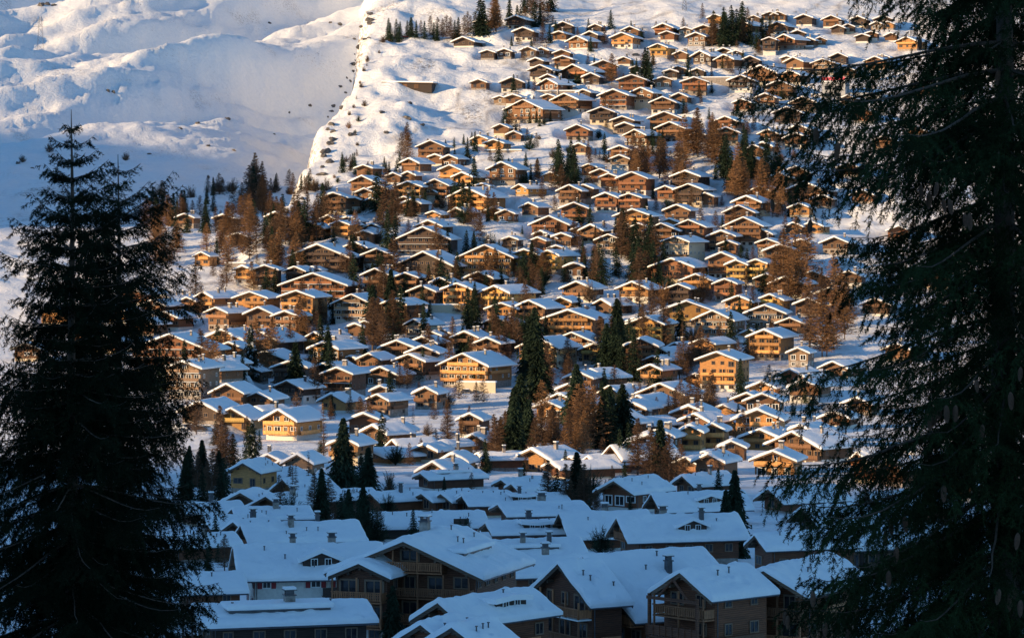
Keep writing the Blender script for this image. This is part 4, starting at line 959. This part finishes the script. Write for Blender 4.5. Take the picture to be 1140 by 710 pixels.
for px, row, c in [(452,37,'red'),(459,37,'red'),(190,478,'dark'),(200,479,'white'),(211,478,'dark'),(222,480,'dark'),(232,479,'white'),(258,392,'dark'),(266,394,'white'),(880,92,'red'),(866,92,'white'),(708,60,'dark'),
                   (600,245,'dark'),(560,250,'white'),(655,98,'dark'),(640,99,'white'),(520,438,'dark'),(470,352,'dark')]:
    Y = solveY(px, row); x = (px-CX)/F*Y; d = np.hypot(HX-x, HY-Y)
    if np.any(d < HR*.8+2): Y -= 8; x = (px-CX)/F*Y
    if np.any(np.hypot(HX-x, HY-Y) < HR*.7+2): continue
    o = empty('parked_car', (x, Y, ground(x, Y)), random.uniform(-.3, .3)); link(bpy.data.objects.new('body', bodies[c]), o)
    link(bpy.data.objects.new('window', CG), o); link(bpy.data.objects.new('snow_cover', CS), o)
    for wx in (-1.3, 1.3):
        for wy in (-.75, .75):
            w_ = bpy.data.objects.new('wheel', CW); w_.location = (wx, wy, .33); link(w_, o)
    tag(o, group='cars parked in the village'); ITEMS.append((o, px, row, c+' parked car with snow on its roof', 'car', None))

# retaining walls with snow on top, on the terraces
for px, row, wpx, hm, mt in [(498,352,44,3.0,'cream'),(262,300,24,2.4,'stone'),(318,474,60,2.2,'plaster'),(530,385+52,44,3.4,'cream'),(790,92,60,2.6,'stone'),(615,103,60,2.0,'stone'),(620,112,40,2.0,'stone'),(770,100,26,2.6,'stone'),(560,168,42,1.6,'stone'),
                             (885,50,40,2.0,'stone'),(770,330,22,2.4,'cream'),(745,332,20,2.0,'cream'),(470,262,30,2.0,'stone'),(455,228,34,1.8,'stone'),(780,395,24,2.0,'stone')]:
    Y = solveY(px, row); w = wpx/F*Y; x = (px-CX)/F*Y
    if np.any(np.hypot(HX-x, HY-Y) < HR*.9+w*.25): Y -= 9; x = (px-CX)/F*Y
    o = empty('retaining_wall', (x, Y, ground(x, Y)), radians(random.uniform(-12, 4)))
    mb = MB(); mb.box(-w/2, w/2, 0, .6, -4, hm); mb.build('wall', M[mt], o)
    mb = MB(); mb.box(-w/2-.1, w/2+.1, -.12, 2.6, hm+.002, hm+.55); s = mb.build('snow_cover', M['snow'], o); bv = s.modifiers.new('soft', 'BEVEL'); bv.width = .18; bv.segments = 2
    tag(o, group='terrace walls'); ITEMS.append((o, px, row, ('pale' if mt in ('cream','plaster') else 'brown')+' terrace wall topped with snow', 'wall', None))

# ------------------------------------------------------------------ the two near spruces and the slim one behind, hanging branchlets and cones
def near_spruce(name, px, Y, top_row, base_z, crown_r, limbs_at, label, seed, nl=.019, nw=.0017, dens=1.0, cones=0, fine=(-9, 9), side_bias=None, mat='fgneedle', rpow=.8):
    r = np.random.default_rng(seed); x0 = (px-CX)/F*Y; ztop = (R0-top_row)/F*Y; zb = ground(x0, Y)-.3; H = ztop-zb
    root = empty(name, (x0, Y, zb)); tag(root, label, 'tree')
    mbt = MB(); rt = .011*H+.02; prev = None; n = 14
    for k in range(n):
        za = H*k/n; z2 = H*(k+1)/n; ra = rt*(1-k/n)**.9+.006; rb = rt*(1-(k+1)/n)**.9+.004
        mbt.bar((.01*sin(k*2.1), .01*cos(k*1.3), za), (.01*sin((k+1)*2.1), .01*cos((k+1)*1.3), z2), ra, 0, rb)
    mbt.build('trunk', M['bark'], root, smooth=True)
    mb = MB(); SP = []; SD = []; SL = []; SN = []; tips = []
    z = H-.25
    while z > H*.12:
        f = (H-z)/H; vis = (zb+z-fine[0] > 0) and (zb+z < fine[1])
        R = crown_r*(f**rpow)*1.0+.10
        nb = (7 if R > .8 else 6) if R > .35 else 4; a0 = r.random()*6.28
        if cones: nb += 1
        for b_ in range(nb):
            a = a0+6.283*b_/nb+r.normal()*.25; L = R*r.uniform(.6, 1.22)
            if cones and sin(z*4.6+a) > .55 and r.random() < .6: continue
            if limbs_at:
                L = limbs_at(a, zb+z)*r.uniform(.55, 1.08)
                if r.random() < (.12 if cones else .15): L *= r.uniform(.3, .6)
            up0 = .35*(1-min(1, f*3)) - .18*min(1, f*2)+r.normal()*.06
            # limb curve: leaves the trunk, sags, tip lifts again
            m = max(6, int(L/.10)); t = np.linspace(0, 1, m+1)
            hx = L*t; hz = up0*L*t - .30*L*t**1.6*min(1, f*3.5) + .22*L*t**4
            wob = np.cumsum(r.normal(size=m+1)*.012*L*.5)
            ca, sa = cos(a), sin(a); pts = np.stack([hx*ca - wob*sa, hx*sa + wob*ca, z+hz], 1)
            r0 = .0055*L+.004
            for k in range(0, m, 2):
                k2 = min(m, k+2); mb.bar(pts[k], pts[k2], r0*(1-t[k])+.002, 0, r0*(1-t[k2])+.002)
            # branchlets, alternately left and right, hanging more and more towards the ground
            step = (.040 if cones else .042) if vis else .16; nlat = max(4, int(L*.93/step))
            for q in range(nlat):
                tt = .07+.93*(q+r.random()*.5)/nlat; i = min(m-1, int(tt*m)); p = pts[i]+(pts[i+1]-pts[i])*(tt*m-i)
                sg = 1 if q % 2 else -1; ll = (.36*L*(1-tt)**.7*(.4+.9*min(1, tt*4)) + .13)*r.uniform(.55, 1.35); ll = min(ll, .60)*min(1, .45+f*5)
                fw = r.uniform(.5, .9); dx = ca*fw - sg*sa*(1-fw*.3); dy = sa*fw + sg*ca*(1-fw*.3); dn = sqrt(dx*dx+dy*dy); dx /= dn; dy /= dn
                hang = r.uniform(.5, 1.5)*min(1, .45+f*2.6)
                ns = max(2, int(ll/.05)); u = np.linspace(0, 1, ns+1)
                cx_ = ll*(u-.30*u*u*hang); cz_ = -ll*hang*u**1.5*.85+.03*u
                P = p + np.stack([dx*cx_, dy*cx_, cz_], 1); dd = P[1:]-P[:-1]; ln = np.linalg.norm(dd, axis=1)
                SP.append(P[:-1]); SD.append(dd/ln[:,None]); SL.append(ln)
                # side shoots
                kk = max(1, int(ll/(.026 if vis else .14))); v = r.uniform(.12, 1, kk); ii = np.minimum((v*ns).astype(int), ns-1); pp = P[ii]
                az = np.where(r.random(kk) < .5, 1.0, -1.0); tx = -dy*az; ty = dx*az
                sd = np.stack([tx*.75+dx*.55, ty*.75+dy*.55, -hang*.75-r.random(kk)*.5], 1); sd /= np.linalg.norm(sd, axis=1)[:,None]
                sl = r.uniform(.04, .15, kk)*(1-.4*v)
                SP.append(pp); SD.append(sd); SL.append(sl)
                if cones and vis and tt > .35 and ll > .10: tips.append(P[-1])
            tips_last = pts[-1]
        z -= (r.uniform(.14, .24) if cones else r.uniform(.16, .27)) if f > .12 else r.uniform(.17, .26)
    mb.build('limbs', M['bark'], root)
    P = np.vstack(SP); D = np.vstack(SD); Ls = np.concatenate(SL)
    # needles all round every shoot
    per = np.maximum(3, (Ls*dens*.026/(nl*nw)*(.55+.9*r.random(len(Ls)))).astype(int)); idx = np.repeat(np.arange(len(P)), per); n = len(idx)
    t = r.random(n); B = P[idx]+D[idx]*(Ls[idx]*t)[:,None]; pr = rand_perp(D[idx], r)
    d = D[idx]*.62+pr*.72; d /= np.linalg.norm(d, axis=1)[:,None]; ln = nl*r.uniform(.7, 1.2, n)
    V, Fc = tri_soup(B, d*ln[:,None], rand_perp(d, r)*nw)
    # thin stems of the shoots
    Vs, Fs = tri_soup(P, D*Ls[:,None]*1.02, rand_perp(D, r)*.0022)
    V = np.vstack([V, Vs]); Fc = np.vstack([Fc, Fs+n*3])
    link(bpy.data.objects.new('crown', np_mesh('crown', V, Fc, M[mat])), root)
    return root, tips, n

def cone_mesh(seed):
    r = np.random.default_rng(seed); mb = MB(); Lc = .125
    prof = [(0,.006),(.06,.014),(.2,.0195),(.45,.021),(.7,.018),(.9,.011),(1,.003)]
    nseg = 26
    for k in range(nseg):          # overlapping scales in spirals
        t = (k+.3)/nseg; rad = np.interp(t, [q[0] for q in prof], [q[1] for q in prof])
        for j in range(8):
            a = j*pi/4 + k*.39; c, s = cos(a), sin(a); zc = -t*Lc; w = rad*.42
            up = (c*rad*.55, s*rad*.55, zc+.006); tip = (c*(rad*1.18), s*(rad*1.18), zc-.0085)
            l = (c*rad*.95-s*w, s*rad*.95+c*w, zc-.001); q = (c*rad*.95+s*w, s*rad*.95-c*w, zc-.001)
            mb.quad(up, l, tip, q)
    n = 8
    for k in range(len(prof)-1):
        for j in range(n):
            a, b = 2*pi*j/n, 2*pi*(j+1)/n; r1, r2 = prof[k][1]*.85, prof[k+1][1]*.85; z1, z2 = -prof[k][0]*Lc, -prof[k+1][0]*Lc
            mb.quad((cos(a)*r1,sin(a)*r1,z1),(cos(a)*r2,sin(a)*r2,z2),(cos(b)*r2,sin(b)*r2,z2),(cos(b)*r1,sin(b)*r1,z1))
    return mb.mesh('cone', [M['cone']])
CONES = [cone_mesh(1), cone_mesh(2)]

def limb_right(a, z):
    # the crown thrusts out towards the valley side (camera left) in tiers
    c = max(0, -cos(a)); rz = np.interp(z, [-9, -3.4, -2.6, -1.9, -1.0, -.35, .1, .45, .8, 1.15, 1.5, 1.9, 2.6, 4.5], [1.8, 1.6, 1.9, 2.0, 2.1, 1.5, 1.3, 1.7, 2.3, 2.6, 1.8, 1.1, .95, .5])
    d = np.interp(z, [-9, -2, 1, 4.5], [2.0, 2.0, 1.5, .5])
    return c*rz + (1-c)*d
def limb_left(a, z):
    return np.interp(z, [-9, -5.2, -4.1, -3.0, -1.9, -1.0, -.2, .45, .9, 1.2], [2.6, 2.15, 1.9, 1.6, 1.25, 1.05, .78, .48, .18, .08])
def limb_slim(a, z):
    return np.interp(z, [-9, -4.4, -3.0, -1.0, -.2, .1, .3, .6, .7], [1.7, 1.35, 1.2, 1.0, .9, .62, .36, .20, .12])*(1+.35*max(0, cos(a))*math.exp(-((z+.1)/.3)**2))
RT, tips, n1 = near_spruce('spruce_tree', 1118, 25.0, -560, -10, 3.1, limb_right, 'huge dark spruce hung with brown cones filling the right edge of the view', 5, nl=.027, nw=.0030, dens=.62, cones=1, fine=(-4.0, 2.5), rpow=.62)
# cones hang from the branchlets that face the viewer, in the places where the photograph shows them
spots = [(912,142),(905,236),(851,228),(930,148),(1022,215),(1030,205),(1037,214),(1048,224),(1060,236),(1062,262),(1074,240),(1086,248),(1062,250),(1107,92),(1033,45),(1080,440),(1074,452),(1082,458),(1116,300),(1125,306),(1135,285),(1060,460),(1040,470),(984,590),(996,588),(992,582),
         (984,628),(905,655),(876,680),(927,692),(1050,540),(1055,455),(1046,462),(1120,440),(1129,420),(1107,636),(1113,638),(1102,640),(1119,650),(1132,655),(1131,600),(1002,610),(1124,662),(826,652),(945,705)]
T = np.array(tips); pxs = CX+F*(T[:,0]+RT.location.x)/(T[:,1]+RT.location.y); rws = R0-F*(T[:,2]+RT.location.z)/(T[:,1]+RT.location.y); front = T[:,1]
used = set()
for (cx_, cy_) in spots:
    dd = np.hypot(pxs-cx_, rws-cy_)+ (front-front.min())*9
    for i in np.argsort(dd)[:30]:
        if int(i) in used: continue
        used.add(int(i)); c = bpy.data.objects.new('cone', random.choice(CONES)); c.location = T[i]+np.array([0, 0, .01]); c.rotation_euler = (random.uniform(-.15,.15), random.uniform(-.15,.15), random.random()*6)
        s_ = random.uniform(.75, 1.05); c.scale = (s_, s_, s_); link(c, RT); break
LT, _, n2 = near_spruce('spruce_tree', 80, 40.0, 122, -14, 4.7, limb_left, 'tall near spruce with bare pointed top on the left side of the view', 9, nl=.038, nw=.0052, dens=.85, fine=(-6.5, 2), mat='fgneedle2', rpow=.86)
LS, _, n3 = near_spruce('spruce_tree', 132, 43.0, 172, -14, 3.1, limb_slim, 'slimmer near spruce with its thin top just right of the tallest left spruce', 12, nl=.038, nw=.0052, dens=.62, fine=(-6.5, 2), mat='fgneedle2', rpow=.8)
import sys; sys.stderr.write('needles %d %d %d\n' % (n1, n2, n3))


# ------------------------------------------------------------------ labels that single each thing out
LMK = [(px, row, lm, o) for (o, px, row, look, cat, lm) in ITEMS if lm]
def direction(dx, dy):
    a = math.degrees(math.atan2(-dy, dx)) % 360
    return ['right of', 'up-right of', 'above', 'up-left of', 'left of', 'down-left of', 'below', 'down-right of'][int((a+22.5)//45) % 8]
ORD = ['', 'second ', 'third ', 'fourth ', 'fifth ', 'sixth ', 'seventh ', 'eighth ', 'ninth ', 'tenth ', 'eleventh ', 'twelfth ']+['farther ']*60
from collections import defaultdict
grp = defaultdict(list)
for (o, px, row, look, cat, lm) in ITEMS:
    o['category'] = cat
    if lm: o['label'] = lm; continue
    d, q = min(((math.hypot(px-l[0], (row-l[1])*1.3), l) for l in LMK), key=lambda t: t[0])
    grp[(look, direction(px-q[0], row-q[1]), q[2])].append((d, o))
for (look, dr, lm), lst in grp.items():
    lst.sort(key=lambda t: t[0])
    for k, (d, o) in enumerate(lst):
        if k == 0: s = f'{look}, nearest {dr} the {lm}' if len(lst) > 1 else f'{look} just {dr} the {lm}'
        else: s = f'{look}, {ORD[k]}nearest {dr} the {lm}'
        w = s.split(); o['label'] = ' '.join(w[:16])
for (o, px, row, look, cat, lm) in ITEMS:
    if cat in ('chalet', 'house', 'apartment building'): o['group'] = 'snow-roofed chalets of the village'

# ------------------------------------------------------------------ light, sky, camera
w = bpy.data.worlds.new('World'); SC.world = w; w.use_nodes = True; nt = w.node_tree
bg = nt.nodes['Background']; sky = nt.nodes.new('ShaderNodeTexSky'); sky.sky_type = 'NISHITA'; sky.sun_disc = False
az = atan2(SH[0], SH[1])     # clockwise from +y
sky.sun_elevation = EL; sky.sun_rotation = az; sky.altitude = 1500; sky.air_density = 1.0; sky.dust_density = .3; sky.ozone_density = 2.0
tn = N(nt, 'ShaderNodeMixRGB', blend_type='MULTIPLY'); tn.inputs[0].default_value = 1; tn.inputs[2].default_value = (.66, .93, 1.06, 1); nt.links.new(sky.outputs[0], tn.inputs[1]); nt.links.new(tn.outputs[0], bg.inputs[0]); bg.inputs['Strength'].default_value = .205
sl = bpy.data.lights.new('sun', 'SUN'); sl.energy = 7.8; sl.angle = radians(.5); sl.color = (1.0, .69, .355)
so = bpy.data.objects.new('sun', sl)
from mathutils import Vector
sd = Vector((SH[0]*cos(EL), SH[1]*cos(EL), sin(EL))); so.rotation_euler = sd.to_track_quat('Z', 'Y').to_euler(); link(so)

cam = bpy.data.cameras.new('camera'); co = bpy.data.objects.new('camera', cam); link(co)
cam.sensor_width = 36; cam.lens = 36/(2*tan(radians(9))); cam.shift_y = -(355-R0)/1140; cam.clip_start = .5; cam.clip_end = 30000
co.location = (0, 0, 0); co.rotation_euler = (pi/2, 0, 0); SC.camera = co
SC.view_settings.view_transform = 'Standard'; SC.view_settings.look = 'None'; SC.view_settings.exposure = 0; SC.view_settings.gamma = 1
try:
    SC.cycles.max_bounces = 6; SC.cycles.diffuse_bounces = 3; SC.cycles.use_denoising = True
except Exception: pass
